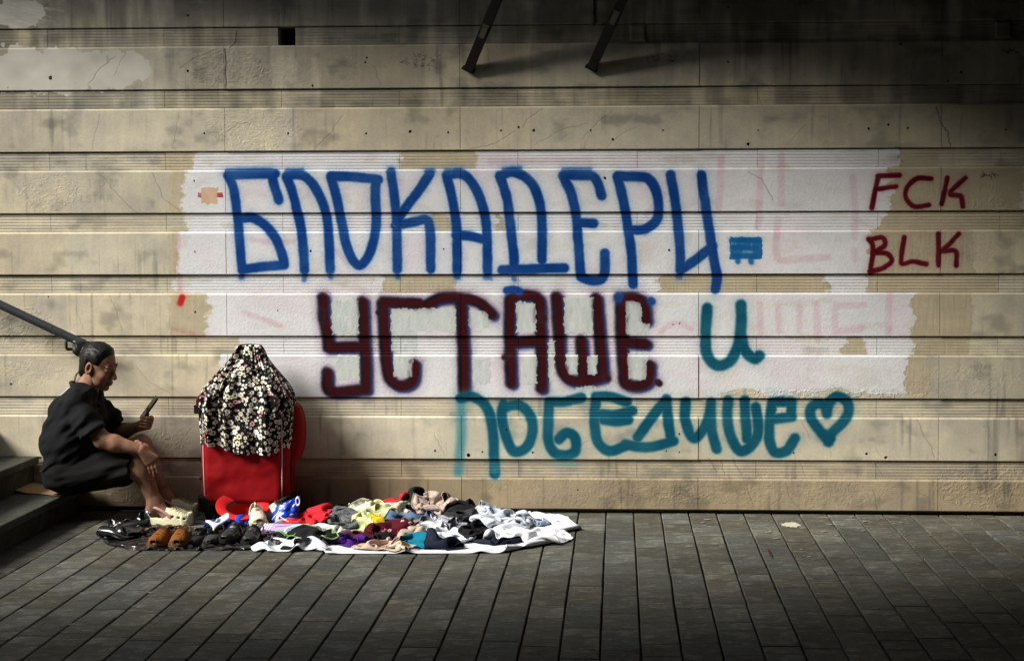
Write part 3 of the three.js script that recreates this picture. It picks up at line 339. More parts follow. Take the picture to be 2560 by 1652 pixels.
// ---------------------------------------------------------------- stairs, handrail
{
  const st = thing('staircase', 'dark grey stone staircase rising along the wall beside the seated person', 'stairs', [-2.94, 0, 0]), uvz = (x, y, z) => [x + y, z];
  const tuv = (g) => { const p = g.attributes.position, u = g.attributes.uv; for (let i = 0; i < p.count; i++) u.setXY(i, p.getZ(i) + p.getY(i), p.getX(i)); return g; };
  const RISE = [0.138, 0.30]; for (let k = 2; k < 20; k++) RISE.push(0.30 + (k - 1) * 0.16);
  for (let k = 0; k < 20; k++) {
    const nose = -0.252 * k, y = RISE[k], yb = k ? RISE[k - 1] : 0, D = 3.9, c = 0.004;
    const tr = new THREE.BoxGeometry(1, 1, 1); tr.dispose();
    const g = chamfer(0.30, 0.042, D, c); g.translate(nose - 0.15, y - 0.042, D / 2 + 0.006); mesh('tread', tuv(g), stepMat, st);
    const r = new THREE.BoxGeometry(0.24, y - 0.042 - yb - 0.001, D); r.translate(nose - 0.03 - 0.12, (y - 0.042 + yb) / 2, D / 2 + 0.006); mesh('riser', tuv(r), stepMat, st);
    if (k) { const b = new THREE.BoxGeometry(0.248, yb - 0.002, D - 0.02); b.translate(nose - 0.2, yb / 2, D / 2 + 0.006); mesh('step_block', b, coreMat, st); }
  }
  const hr = thing('handrail', 'dark painted steel handrail pipe sloping down the wall to a bracket', 'handrail', [-2.9, 0, 0]), o = V(2.9, 0, 0);
  const steel = M({ color: lin(0.040, 0.044, 0.050), metalness: 0.2, roughness: 0.5, bumpMap: paverBump, bumpScale: 0.002 });
  const a = P(0, 762, 0.10), b = P(222, 866, 0.10), d = b.clone().sub(a), up = a.clone().addScaledVector(d, -5);
  mesh('pipe', bar(up.clone().add(o), b.clone().add(o), 0.0235, 0.0235, 20), steel, hr);
  mesh('end_cap', new THREE.SphereGeometry(0.0235, 14, 10).translate(b.x + 2.9, b.y, b.z), steel, hr);
  const q = (x, y, z) => P(x, y, z).add(o);
  mesh('bracket', tube([q(164, 852, 0.10), q(164, 862, 0.10), q(166, 872, 0.09), q(176, 873, 0.07), q(192, 873, 0.03), q(196, 873, -0.03)], 0.0085, 24, 8), steel, hr);
  const pl = new THREE.CylinderGeometry(0.034, 0.034, 0.012, 20); pl.rotateX(Math.PI / 2); const c0 = q(196, 873, -0.02); pl.translate(c0.x, c0.y, c0.z); mesh('wall_plate', pl, steel, hr);
  const chip = M({ color: lin(0.45, 0.45, 0.43) }), rustm = M({ color: lin(0.11, 0.035, 0.018) });
  for (const [x, y, w, h, mm] of [[185, 854, 0.014, 0.006, chip], [196, 860, 0.005, 0.003, chip], [203, 861, 0.005, 0.003, chip], [126, 817, 0.010, 0.005, rustm], [151, 830, 0.014, 0.006, rustm]]) { const s = new THREE.SphereGeometry(1, 10, 6); s.scale(w * 0.6, h * 0.6, 0.002); s.rotateZ(-0.47); const p = q(x, y, 0.10 + 0.0225); s.translate(p.x, p.y, p.z); mesh(mm === chip ? 'paint_chip' : 'rust_spot', s, mm, hr); }
}

// ---------------------------------------------------------------- the underpass round it, outside the frame: deck with a long open slot, far walls
{
  const conc = M({ color: lin(0.10, 0.095, 0.085), bumpMap: paverBump, bumpScale: 0.004, roughness: 0.95 });
  const ZA = (x) => Math.max(0.02, 1.04 + (x + 2.33) * 0.14), ZB = (x) => Math.min(4.3, 4.4 - 0.56 * (x + 4.6)), XR = -0.75;
  const s = new THREE.Shape(); s.moveTo(-9.4, 0.55); s.lineTo(6.8, 0.55); s.lineTo(6.8, -12.4); s.lineTo(-9.4, -12.4); s.closePath();
  const h = new THREE.Path(); const pts = [[-9.2, ZA(-9.2)], [-7, ZA(-7)], [XR, ZA(XR)], [XR, ZB(XR)], [-4.4214, 4.3], [-9.2, 4.3]]; pts.forEach(([x, z], i) => (i ? h.lineTo(x, -z) : h.moveTo(x, -z))); h.closePath(); s.holes.push(h);
  const g = new THREE.ExtrudeGeometry(s, { depth: 0.25, bevelEnabled: false }); g.rotateX(-Math.PI / 2); g.translate(0, 3.63, 0);
  struct(mesh('overpass_deck', g, conc));
  const bx = (w, hh, d, x, y, z) => { const b = new THREE.BoxGeometry(w, hh, d); b.translate(x, y, z); return b; };
  const w1 = mesh('underpass_wall', bx(16, 3.62, 0.2, -1.3, 1.8, 12.2), conc); tag(w1, 'plain concrete wall on the far side of the passage', 'wall');
  const w2 = mesh('underpass_wall', bx(0.2, 3.62, 12.2, 6.72, 1.8, 5.95), conc); tag(w2, 'plain concrete wall closing the end of the passage', 'wall');
  const w3 = mesh('underpass_wall', bx(0.2, 3.62, 8, -9.3, 1.8, 8.05), conc); tag(w3, 'plain concrete wall beside the head of the stairs', 'wall');
}
{
  const zinc = M({ color: lin(0.025, 0.023, 0.02), metalness: 0.35, roughness: 0.6, bumpMap: paverBump, bumpScale: 0.001 }), light = M({ color: lin(0.10, 0.09, 0.06), roughness: 0.7 });
  const strut = (p0, p1, label, plateAt) => {
    const A = P(...p0, 0.012), B = P(...p1, 0.26), d = B.clone().sub(A), L = d.length() * (3.62 - A.y) / (B.y - A.y), dir = d.normalize();
    const t = thing('steel_strut', label, 'strut', A.toArray(), 'slotted struts under the deck');
    const zx = dir, yx = V(0, 0, 1).addScaledVector(dir, -dir.z).normalize(), xx = new THREE.Vector3().crossVectors(yx, zx).normalize(), mtx = new THREE.Matrix4().makeBasis(xx, yx, zx), put = (n, g, m) => { g.applyMatrix4(mtx); return mesh(n, g, m, t); };
    const W = 0.052, bx = (w, h, l, x, y, z) => { const g = new THREE.BoxGeometry(w, h, l); g.translate(x, y, z + l / 2); return g; };
    // slotted web: two edge strips with bridges between the slots
    for (const s of [-1, 1]) { put('flange', bx(0.003, 0.028, L, s * (W / 2 - 0.0016), 0.0045, 0), zinc); put('lip', bx(0.010, 0.003, L, s * (W / 2 - 0.0085), -0.0105, 0), zinc); }
    put('web', bx(W - 0.004, 0.003, L, 0, 0.02, 0), zinc);
    for (const z of [0.06, 0.10, 0.17, 0.42, 0.5]) { const q = new THREE.CylinderGeometry(0.007, 0.007, 0.006, 12); q.translate(0, 0.022, z); put('bolt', q, zinc); }
    put('cover_clip', bx(0.030, 0.004, 0.07, 0, 0.0245, plateAt), light); put('clip_end', bx(0.034, 0.007, 0.010, 0, 0.026, plateAt + 0.074), light);
    put('foot_plate', bx(0.07, 0.045, 0.006, 0, 0.003, -0.006), zinc);
  };
  strut([1172, 172], [1242, 2], 'slotted dark steel strut bracing the deck above the blue letters, away from the stone plug', 0.22);
  strut([1480, 168], [1556, 2], 'slotted dark steel strut bracing the deck beside the square stone plug', 0.30);
  const a = P(1486, 66, 0.004), t = thing('cable_strap', 'thin dark cable strap hanging down the top of the wall between the steel struts', 'strap', a.toArray());
  const g = new THREE.BoxGeometry(0.010, 0.9, 0.006); g.translate(0, 0.50, 0.002); mesh('strap', g, zinc, t); const e = new THREE.BoxGeometry(0.013, 0.045, 0.010); e.translate(0, 0.026, 0.002); mesh('strap_end', e, light, t);
}

// ---------------------------------------------------------------- fabric prints
const weave = pixelTex(128, 128, (x, y) => { const v = 128 + 60 * Math.sin(x * Math.PI / 2) * Math.cos(y * Math.PI / 2) + 50 * (vn(x / 3, y / 3, 601) - 0.5); return [v, v, v]; }, false); weave.repeat.set(12, 12);
function print(bg, draw, size = 512) { const c = canvasOf(size, size), g = c.getContext('2d'); g.fillStyle = bg; g.fillRect(0, 0, size, size); const wrap = (x, y, f) => { for (const dx of [-size, 0, size]) for (const dy of [-size, 0, size]) { if (x + dx < -90 || x + dx > size + 90 || y + dy < -90 || y + dy > size + 90) continue; g.save(); g.translate(x + dx, y + dy); f(g); g.restore(); } }; draw(g, wrap, rng(size + bg.length * 7 + draw.length)); return ctex(c); }
const flower = (g, r, petal, heart, n = 6) => { g.fillStyle = petal; for (let i = 0; i < n; i++) { const a = i / n * 6.283; g.beginPath(); g.ellipse(Math.cos(a) * r * 0.58, Math.sin(a) * r * 0.58, r * 0.46, r * 0.36, a, 0, 7); g.fill(); } g.fillStyle = heart; g.beginPath(); g.arc(0, 0, r * 0.34, 0, 7); g.fill(); };
const PR = {
  cover: print('#0d0c0e', (g, wrap, R) => { const pts = []; for (let i = 0; i < 2600 && pts.length < 230; i++) { const x = R() * 512, y = R() * 512, r = R() < 0.45 ? 14 + R() * 8 : 7 + R() * 5; if (pts.every((p) => Math.hypot(Math.min(Math.abs(p[0] - x), 512 - Math.abs(p[0] - x)), Math.min(Math.abs(p[1] - y), 512 - Math.abs(p[1] - y))) > (p[2] + r) * 0.90)) pts.push([x, y, r]); } for (const [x, y, r] of pts) { const t = R(), a = R() * 6, pet = t < 0.62 ? '#e6dfd0' : t < 0.82 ? '#d9d2b6' : '#c98f95', h = t < 0.3 ? '#5c6152' : t < 0.62 ? '#e9d0c4' : '#3c3230'; wrap(x, y, (q) => { q.rotate(a); flower(q, r, pet, h, 6); q.fillStyle = '#15130f'; q.beginPath(); q.arc(0, 0, r * 0.13, 0, 7); q.fill(); }); } for (let i = 0; i < 260; i++) { const x = R() * 512, y = R() * 512; wrap(x, y, (q) => { q.fillStyle = R() < 0.5 ? '#b9b7a8' : '#8c8a80'; q.beginPath(); q.ellipse(0, 0, 2.2, 4.4, R() * 6, 0, 7); q.fill(); }); } }),
  dotsBlack: print('#0c0c0d', (g, wrap, R) => { for (let i = 0; i < 90; i++) { const x = R() * 512, y = R() * 512, a = R() * 6; wrap(x, y, (q) => { q.rotate(a); q.fillStyle = '#cfcfcb'; q.beginPath(); q.ellipse(0, 0, 4, 11, 0, 0, 7); q.fill(); q.beginPath(); q.ellipse(9, 3, 3, 7, 1, 0, 7); q.fill(); }); } }),
  lemon: print('#dcdccf', (g, wrap, R) => { for (let i = 0; i < 130; i++) { const x = R() * 512, y = R() * 512, a = R() * 6, c = ['#cfc98a', '#a9b695', '#e8e6da', '#c2b474', '#8fa389', '#c9a098'][R() * 6 | 0], s = 14 + R() * 26; wrap(x, y, (q) => { q.rotate(a); q.fillStyle = c; q.globalAlpha = 0.8; q.beginPath(); q.ellipse(0, 0, s, s * 0.45, 0, 0, 7); q.fill(); }); } }),
  lime: print('#b4b88a', (g, wrap, R) => { for (let i = 0; i < 70; i++) { const x = R() * 512, y = R() * 512, a = R() * 6, c = ['#14180f', '#e6e3b4', '#7d9a35', '#101010'][R() * 4 | 0], s = 16 + R() * 34; wrap(x, y, (q) => { q.rotate(a); q.fillStyle = c; q.beginPath(); q.ellipse(0, 0, s, s * 0.4, 0, 0, 7); q.fill(); }); } }),
  taupe: print('#a8968b', (g, wrap, R) => { g.lineWidth = 3; for (let i = 0; i < 120; i++) { const x = R() * 512, y = R() * 512, a = R() * 6; wrap(x, y, (q) => { q.rotate(a); q.strokeStyle = R() < 0.6 ? '#4c3f3a' : '#d9cbc0'; q.lineWidth = 3; q.beginPath(); q.moveTo(-24, 0); q.quadraticCurveTo(0, 14, 24, -4); q.stroke(); }); } }),
  dye: print('#c3c9d4', (g, wrap, R) => { for (let i = 0; i < 260; i++) { const x = R() * 512, y = R() * 512, a = 0.6 + R() * 0.8, c = ['#4a5365', '#eef0f4', '#8c96a8', '#2b3342', '#dfe3ea'][R() * 5 | 0]; wrap(x, y, (q) => { q.rotate(a); q.globalAlpha = 0.6; q.fillStyle = c; q.beginPath(); q.ellipse(0, 0, 30 * R() + 8, 5 + R() * 6, 0, 0, 7); q.fill(); }); } }),
  burgundy: print('#4a0f1b', (g, wrap, R) => { for (let i = 0; i < 34; i++) { const x = R() * 512, y = R() * 512; wrap(x, y, (q) => { q.rotate(R() * 6); flower(q, 13, '#d8b4b0', '#8a3a40', 5); }); } for (let i = 0; i < 80; i++) { const x = R() * 512, y = R() * 512; wrap(x, y, (q) => { q.fillStyle = '#7a2a35'; q.beginPath(); q.ellipse(0, 0, 4, 10, R() * 6, 0, 7); q.fill(); }); } }),
  posy: print('#dfe2dc', (g, wrap, R) => { for (let i = 0; i < 60; i++) { const x = R() * 512, y = R() * 512, c = ['#b3545a', '#8aa37f', '#c78a86', '#7d8fae', '#6f7f66'][R() * 5 | 0]; wrap(x, y, (q) => { q.rotate(R() * 6); flower(q, 12 + R() * 14, c, '#e8dfc0', 5); }); } }),
  blueposy: print('#d9e2ee', (g, wrap, R) => { for (let i = 0; i < 70; i++) { const x = R() * 512, y = R() * 512, c = ['#5d7fae', '#8aa5c9', '#3f5f92'][R() * 3 | 0]; wrap(x, y, (q) => { q.rotate(R() * 6); flower(q, 12 + R() * 16, c, '#e9eef4', 5); }); } }),
  lace: print('#5c5f62', (g, wrap, R) => { for (let i = 0; i < 900; i++) { const x = R() * 512, y = R() * 512; wrap(x, y, (q) => { q.fillStyle = R() < 0.6 ? '#0e0f10' : '#84888b'; q.beginPath(); q.ellipse(0, 0, 4 + R() * 6, 3, R() * 6, 0, 7); q.fill(); }); } }),
  denim: pixelTex(256, 256, (x, y) => { const v = 0.75 + 0.25 * fbm(x / 40, y / 40, 611, 4) + 0.12 * (vn(x / 1.2, y / 4, 612) - 0.5) + (((x + y) % 4) < 2 ? 0.04 : -0.04); return [92 * v, 116 * v, 152 * v]; }),
};
const fab = (color, o = {}) => M({ color: typeof color === 'string' ? new THREE.Color(color) : color, bumpMap: weave, bumpScale: 0.0006, roughness: 0.9, ...o });
const printed = (t, rep, o = {}) => { const m = t.clone(); m.repeat.set(rep, rep); return M({ map: m, bumpMap: weave, bumpScale: 0.0006, roughness: 0.9, ...o }); };

// ---------------------------------------------------------------- cloth: particles and springs that are dropped, crumpled and settled on what lies below
const HF = { x0: -2.85, z0: -0.15, n: 300, m: 170, c: 0.01, h: new Float32Array(300 * 170) };
function hfAt(x, z) { const i = Math.round((x - HF.x0) / HF.c), j = Math.round((z - HF.z0) / HF.c); return i < 0 || j < 0 || i >= HF.n || j >= HF.m ? 0 : HF.h[j * HF.n + i]; }
function hfPut(x, y, z) { const i = Math.round((x - HF.x0) / HF.c), j = Math.round((z - HF.z0) / HF.c); if (i < 0 || j < 0 || i >= HF.n || j >= HF.m) return; const k = j * HF.n + i; if (y > HF.h[k]) HF.h[k] = y; }
function hfGeo(g, o = V(0, 0, 0)) { const p = g.attributes.position; for (let i = 0; i < p.count; i++) hfPut(p.getX(i) + o.x, p.getY(i) + o.y, p.getZ(i) + o.z); }
function cloth({ x, z, ex, ez, sq = 0.6, seed = 1, rot = 0, sp = 0.02, lift = 0.05, steps = 80, wave = 5, bend = 0.25, thick = 0.006, free = 30, y0 = null, up = 2, top = 9 }) {
  const R = rng(seed), sx = ex / sq, sz = ez / sq, nx = Math.max(6, Math.round(sx / sp)), nz = Math.max(6, Math.round(sz / sp)), N = nx * nz, rx = sx / (nx - 1), rz = sz / (nz - 1);
  const X = new Float32Array(N * 3), Q = new Float32Array(N * 3), c = Math.cos(rot), s = Math.sin(rot), base = y0 ?? (() => { let m = 0; for (let k = 0; k < 40; k++) m = Math.max(m, hfAt(x + (R() - 0.5) * ex * 0.6, z + (R() - 0.5) * ez * 0.6)); return m * 0.7; })();
  for (let j = 0; j < nz; j++) for (let i = 0; i < nx; i++) {
    const u = i / (nx - 1) - 0.5, v = j / (nz - 1) - 0.5, o = (j * nx + i) * 3, a = (fbm(u * wave + 9, v * wave, seed, 3) - 0.5), b = (fbm(u * wave + 31, v * wave + 5, seed + 5, 3) - 0.5), e = fbm(u * wave * 1.3 + 3, v * wave * 1.3, seed + 9, 3);
    const lu = u * ex + a * ex * 0.45 * (1 - sq) * 2, lv = v * ez + b * ez * 0.45 * (1 - sq) * 2;
    X[o] = x + lu * c - lv * s; X[o + 2] = z + lu * s + lv * c; X[o + 1] = Math.max(base, hfAt(X[o], X[o + 2])) + 0.012 + e * lift * 2.2;
  }
  Q.set(X);
  const A = [], B = [], Lr = [], W = []; const add = (a, b, l, w) => { A.push(a); B.push(b); Lr.push(l); W.push(w); };
  for (let j = 0; j < nz; j++) for (let i = 0; i < nx; i++) { const k = j * nx + i; if (i + 1 < nx) add(k, k + 1, rx, 1); if (j + 1 < nz) add(k, k + nx, rz, 1); if (i + 1 < nx && j + 1 < nz) { const dg = Math.hypot(rx, rz); add(k, k + nx + 1, dg, 0.5); add(k + 1, k + nx, dg, 0.5); } if (i + 2 < nx) add(k, k + 2, rx * 2, bend); if (j + 2 < nz) add(k, k + 2 * nx, rz * 2, bend); }
  const rad = Math.min(rx, rz) * 0.85, cellS = rad * 1.05, head = new Map();
  for (let t = 0; t < steps; t++) {
    for (let k = 0; k < N; k++) { const o = 3 * k; for (let d = 0; d < 3; d++) { const v = (X[o + d] - Q[o + d]) * 0.9; Q[o + d] = X[o + d]; X[o + d] += v - (d === 1 ? 0.0011 : 0); } }
    for (let it = 0; it < 5; it++) for (let q = 0; q < A.length; q++) { const a = A[q] * 3, b = B[q] * 3, dx = X[b] - X[a], dy = X[b + 1] - X[a + 1], dz = X[b + 2] - X[a + 2], l = Math.sqrt(dx * dx + dy * dy + dz * dz) || 1e-6; if (W[q] === bend && l > Lr[q]) continue; const f = (l - Lr[q]) / l * 0.5 * W[q]; X[a] += dx * f; X[a + 1] += dy * f; X[a + 2] += dz * f; X[b] -= dx * f; X[b + 1] -= dy * f; X[b + 2] -= dz * f; }
    if (t % 2 === 0) { // the cloth keeps clear of itself
      head.clear(); const key = (a, b, d) => (a * 73856093) ^ (b * 19349663) ^ (d * 83492791);
      for (let k = 0; k < N; k++) { const h = key(Math.floor(X[3 * k] / cellS), Math.floor(X[3 * k + 1] / cellS), Math.floor(X[3 * k + 2] / cellS)); const l = head.get(h); if (l) l.push(k); else head.set(h, [k]); }
      for (let k = 0; k < N; k++) { const cx = Math.floor(X[3 * k] / cellS), cy = Math.floor(X[3 * k + 1] / cellS), cz = Math.floor(X[3 * k + 2] / cellS), ki = k % nx, kj = (k / nx) | 0;
        for (let a = -1; a < 2; a++) for (let b = -1; b < 2; b++) for (let d = -1; d < 2; d++) { const l = head.get(key(cx + a, cy + b, cz + d)); if (!l) continue; for (const m of l) { if (m <= k) continue; const mi = m % nx, mj = (m / nx) | 0; if (Math.abs(mi - ki) < 3 && Math.abs(mj - kj) < 3) continue; const dx = X[3 * m] - X[3 * k], dy = X[3 * m + 1] - X[3 * k + 1], dz = X[3 * m + 2] - X[3 * k + 2], e = Math.sqrt(dx * dx + dy * dy + dz * dz) || 1e-6; if (e < rad) { const f = (rad - e) / e * 0.4; X[3 * k] -= dx * f; X[3 * k + 1] -= dy * f; X[3 * k + 2] -= dz * f; X[3 * m] += dx * f; X[3 * m + 1] += dy * f; X[3 * m + 2] += dz * f; } } } }
    }
    for (let k = 0; k < N; k++) {
      const o = 3 * k;
      if (t < steps - free) { const lx = X[o] - x, lz = X[o + 2] - z, u = (lx * c + lz * s) / (ex * 0.52), v = (-lx * s + lz * c) / (ez * 0.52), m = Math.pow(Math.abs(u) ** 3 + Math.abs(v) ** 3, 1 / 3); if (m > 1) { X[o] = x + lx / m; X[o + 2] = z + lz / m; } }
      const h = hfAt(X[o], X[o + 2]) + thick; if (X[o + 1] < h) { X[o + 1] = h; const fr = 0.75; X[o] = lerp(X[o], Q[o], fr); X[o + 2] = lerp(X[o + 2], Q[o + 2], fr); }
      if (X[o + 1] > top) X[o + 1] = lerp(X[o + 1], top, 0.3);
      if (X[o + 2] < 0.03) X[o + 2] = 0.03;
    }
  }
  // smooth upsampling of the grid
  const mx = (nx - 1) * up + 1, mz = (nz - 1) * up + 1, pos = new Float32Array(mx * mz * 3), uv = new Float32Array(mx * mz * 2), idx = [];
  const wgt = (t) => [(1 - t) ** 3 / 6, (3 * t ** 3 - 6 * t * t + 4) / 6, (-3 * t ** 3 + 3 * t * t + 3 * t + 1) / 6, t ** 3 / 6];
  for (let j = 0; j < mz; j++) for (let i = 0; i < mx; i++) {
    const gi = Math.min(nx - 2, Math.floor(i / up)), gj = Math.min(nz - 2, Math.floor(j / up)), wi = wgt(i / up - gi), wj = wgt(j / up - gj), o = (j * mx + i);
    for (let b = -1; b < 3; b++) for (let a = -1; a < 3; a++) { const k = (clamp(gj + b, 0, nz - 1) * nx + clamp(gi + a, 0, nx - 1)) * 3, w = wi[a + 1] * wj[b + 1]; pos[3 * o] += X[k] * w; pos[3 * o + 1] += X[k + 1] * w; pos[3 * o + 2] += X[k + 2] * w; }
    uv[2 * o] = i / (mx - 1) * sx; uv[2 * o + 1] = j / (mz - 1) * sz;
    if (i < mx - 1 && j < mz - 1) idx.push(o, o + mx, o + 1, o + 1, o + mx, o + mx + 1);
  }
  const g = new THREE.BufferGeometry(); g.setAttribute('position', new THREE.BufferAttribute(pos, 3)); g.setAttribute('uv', new THREE.BufferAttribute(uv, 2)); g.setIndex(idx); g.computeVertexNormals();
  hfGeo(g); g.userData.grid = [mx, mz]; return g;
}
// a garment is a thing of its own: its cloth, and a hem along the cut edge where one shows
function garment(name, label, category, mat, spec, hem) {
  const geo = cloth(spec), [mx, mz] = geo.userData.grid, p = geo.attributes.position, bx = spec.x, bz = spec.z; const edge = [];
  for (let i = 0; i < mx; i += 2) edge.push(V(p.getX(i) - bx, p.getY(i), p.getZ(i) - bz)); for (let j = 2; j < mz; j += 2) { const k = j * mx + mx - 1; edge.push(V(p.getX(k) - bx, p.getY(k), p.getZ(k) - bz)); } for (let i = mx - 2; i >= 0; i -= 2) { const k = (mz - 1) * mx + i; edge.push(V(p.getX(k) - bx, p.getY(k), p.getZ(k) - bz)); } for (let j = mz - 2; j > 1; j -= 2) { const k = j * mx; edge.push(V(p.getX(k) - bx, p.getY(k), p.getZ(k) - bz)); }
  geo.translate(-bx, 0, -bz);
  const t = thing(name, label, category, [bx, 0, bz], spec.group ?? 'clothes heaped on the white sheet');
  mesh('fabric', geo, mat, t);
  mesh('hem', new THREE.TubeGeometry(new THREE.CatmullRomCurve3(edge, true), edge.length * 2, hem?.r ?? 0.0022, 5, true), hem?.mat ?? mat, t);
  return t;
}
const at = (px, py, h = 0) => { const p = G(px, py, h); return { x: p.x, z: p.z }; };

// ---------------------------------------------------------------- the goods on the ground
{
  // white sheet under the clothes
  const whiteM = fab('#e6e8ee'), plastic = new THREE.MeshPhysicalMaterial({ color: lin(0.012, 0.012, 0.013), roughness: 0.2, specularIntensity: 1, side: THREE.DoubleSide, clearcoat: 0.4, clearcoatRoughness: 0.2 });
  garment('sheet', 'wide white sheet spread on the paving under the heap of clothes', 'sheet', whiteM, { x: -1.02, z: 0.72, ex: 1.50, ez: 1.12, sq: 0.955, seed: 5, rot: -0.05, sp: 0.026, lift: 0.018, wave: 7, steps: 70, free: 40, thick: 0.004, group: 'cloths laid out on the paving' });
  garment('sheet', 'white sheet corner spread bare on the paving past the tie dyed garment', 'sheet', whiteM, { x: -0.50, z: 0.42, ex: 0.54, ez: 0.72, sq: 0.95, seed: 6, rot: -0.22, sp: 0.022, lift: 0.02, wave: 5, steps: 70, free: 40, thick: 0.005, group: 'cloths laid out on the paving' });
  garment('plastic_sheet', 'glossy black plastic bag flattened on the paving under three pairs of shoes', 'plastic bag', plastic, { x: -2.09, z: 0.93, ex: 0.88, ez: 0.62, sq: 0.84, seed: 7, rot: 0.02, sp: 0.015, lift: 0.035, wave: 18, steps: 60, free: 20, thick: 0.003, bend: 0.15, top: 0.02, group: 'cloths laid out on the paving' });
  garment('plastic_bag', 'crumpled glossy black plastic bag bunched beside the brown suede shoes', 'plastic bag', plastic, { ...at(316, 1335), z: 0.82, ex: 0.20, ez: 0.36, sq: 0.38, seed: 9, rot: 0.1, sp: 0.021, lift: 0.22, wave: 6, steps: 60, bend: 0.5, thick: 0.003, free: 10, group: 'cloths laid out on the paving' });
  garment('plastic_bag', 'small crumpled black plastic wrapper beside the black leather loafers', 'plastic bag', plastic, { ...at(683, 1352), ex: 0.17, ez: 0.16, sq: 0.5, seed: 10, sp: 0.012, lift: 0.04, wave: 8, steps: 70, bend: 0.06, thick: 0.003, free: 10, group: 'cloths laid out on the paving' });

  const g = (label, mat, spec, hem, name = 'garment', cat = 'garment') => garment(name, label, cat, mat, { sq: 0.5, lift: 0.06, ...spec }, hem);
  const black = fab(lin(0.012, 0.012, 0.013)), navy = fab(lin(0.014, 0.018, 0.035));
  // bottom of the heap, at the back
  g('charcoal knitted garment at the bottom of the heap behind the lemon print', fab(lin(0.03, 0.03, 0.033)), { x: at(960, 1290).x, z: 0.33, ex: 0.36, ez: 0.34, sq: 0.36, seed: 21, lift: 0.12 });
  g('dark grey garment bundled at the bottom of the heap under the taupe scarf', fab(lin(0.035, 0.034, 0.034)), { x: at(1090, 1290).x, z: 0.32, ex: 0.34, ez: 0.34, sq: 0.36, seed: 22, lift: 0.12 });
  g('plain black garment heaped high against the wall next to the taupe scarf', black, { x: at(1175, 1280).x, z: 0.30, ex: 0.28, ez: 0.34, sq: 0.34, seed: 23, lift: 0.13 });
  g('plain black trousers spread in front of the heaped black garment', black, { x: at(1190, 1310).x, z: 0.56, ex: 0.34, ez: 0.32, sq: 0.40, seed: 24, lift: 0.10 });
  g('black garment with small white flecks piled beside the red cloth', printed(PR.dotsBlack, 3), { x: at(893, 1260).x, z: 0.30, ex: 0.22, ez: 0.26, sq: 0.38, seed: 25, lift: 0.11 });
  g('bright red garment poking out behind the lemon floral one', fab(lin(0.42, 0.02, 0.03)), { x: at(1030, 1260).x, z: 0.22, ex: 0.22, ez: 0.18, sq: 0.42, seed: 26, lift: 0.09 });
  g('pale lemon floral blouse lying on top of the heap', printed(PR.lemon, 2.6), { x: at(978, 1270).x, z: 0.42, ex: 0.32, ez: 0.24, sq: 0.52, seed: 27, lift: 0.07 });
  g('black garment crumpled behind the taupe patterned scarf', black, { x: at(1075, 1260).x, z: 0.24, ex: 0.18, ez: 0.18, sq: 0.4, seed: 28, lift: 0.09 });
  g('taupe patterned scarf bunched on top of the heap', printed(PR.taupe, 3), { x: at(1103, 1270).x, z: 0.36, ex: 0.19, ez: 0.20, sq: 0.42, seed: 29, lift: 0.09 });
  g('faded blue denim shirt crumpled across the heap', printed(PR.denim, 3), { x: at(1025, 1290).x, z: 0.56, ex: 0.30, ez: 0.18, sq: 0.48, seed: 30, lift: 0.06 });
  g('grey jersey garment between the denim shirt and the black trousers', fab(lin(0.17, 0.18, 0.18)), { x: at(1085, 1310).x, z: 0.66, ex: 0.18, ez: 0.20, sq: 0.5, seed: 31, lift: 0.05 });
  g('black garment with grey lace texture hanging down the heap', printed(PR.lace, 4), { x: at(876, 1300).x, z: 0.52, ex: 0.17, ez: 0.24, sq: 0.5, seed: 32, lift: 0.06 });
  g('lime and black print dress between the lace and burgundy garments', printed(PR.lime, 2.4), { x: at(938, 1310).x, z: 0.60, ex: 0.14, ez: 0.26, sq: 0.52, seed: 33, lift: 0.05 });
  g('small bright yellow garment peeping out above the burgundy one', fab(lin(0.62, 0.45, 0.02)), { x: at(963, 1310).x, z: 0.66, ex: 0.07, ez: 0.07, sq: 0.55, seed: 34, lift: 0.03, sp: 0.012 });
  g('burgundy garment with small pale flowers in the middle of the heap', printed(PR.burgundy, 2.4), { x: at(985, 1330).x, z: 0.82, ex: 0.28, ez: 0.30, sq: 0.5, seed: 35, lift: 0.07 });
  g('tie dyed blue grey garment twisted on the end of the heap', printed(PR.dye, 2.2), { x: at(1258, 1310).x, z: 0.52, ex: 0.26, ez: 0.36, sq: 0.40, seed: 36, lift: 0.14, rot: 0.5 });
  g('dark navy garment under the creased white linen shirt', navy, { x: at(1255, 1355).x, z: 0.94, ex: 0.26, ez: 0.22, sq: 0.6, seed: 37, lift: 0.04 });
  g('light blue collar piece showing beside the creased white linen shirt', fab(lin(0.16, 0.28, 0.55)), { x: at(1228, 1330).x, z: 0.80, ex: 0.07, ez: 0.09, sq: 0.55, seed: 38, lift: 0.03, sp: 0.012 });
  g('creased white linen shirt spread over the dark navy garment', fab('#dfe2e6'), { x: at(1320, 1335).x, z: 0.86, ex: 0.40, ez: 0.34, sq: 0.74, seed: 39, lift: 0.06, rot: 0.25, bend: 0.12 });
  g('white cotton blouse crumpled in front of the black trousers', fab('#e2e4ea'), { x: at(1108, 1340).x, z: 0.92, ex: 0.24, ez: 0.28, sq: 0.52, seed: 40, lift: 0.07 });
  g('beige lined garment folded between the burgundy and white ones', fab(lin(0.44, 0.36, 0.28)), { x: at(1040, 1350).x, z: 1.0, ex: 0.13, ez: 0.24, sq: 0.55, seed: 41, lift: 0.05, rot: -0.3 });
  g('teal garment lying along the edge of the sheet', fab(lin(0.005, 0.17, 0.26)), { x: at(1042, 1372).x, z: 1.13, ex: 0.20, ez: 0.13, sq: 0.55, seed: 42, lift: 0.04, rot: -0.15 });
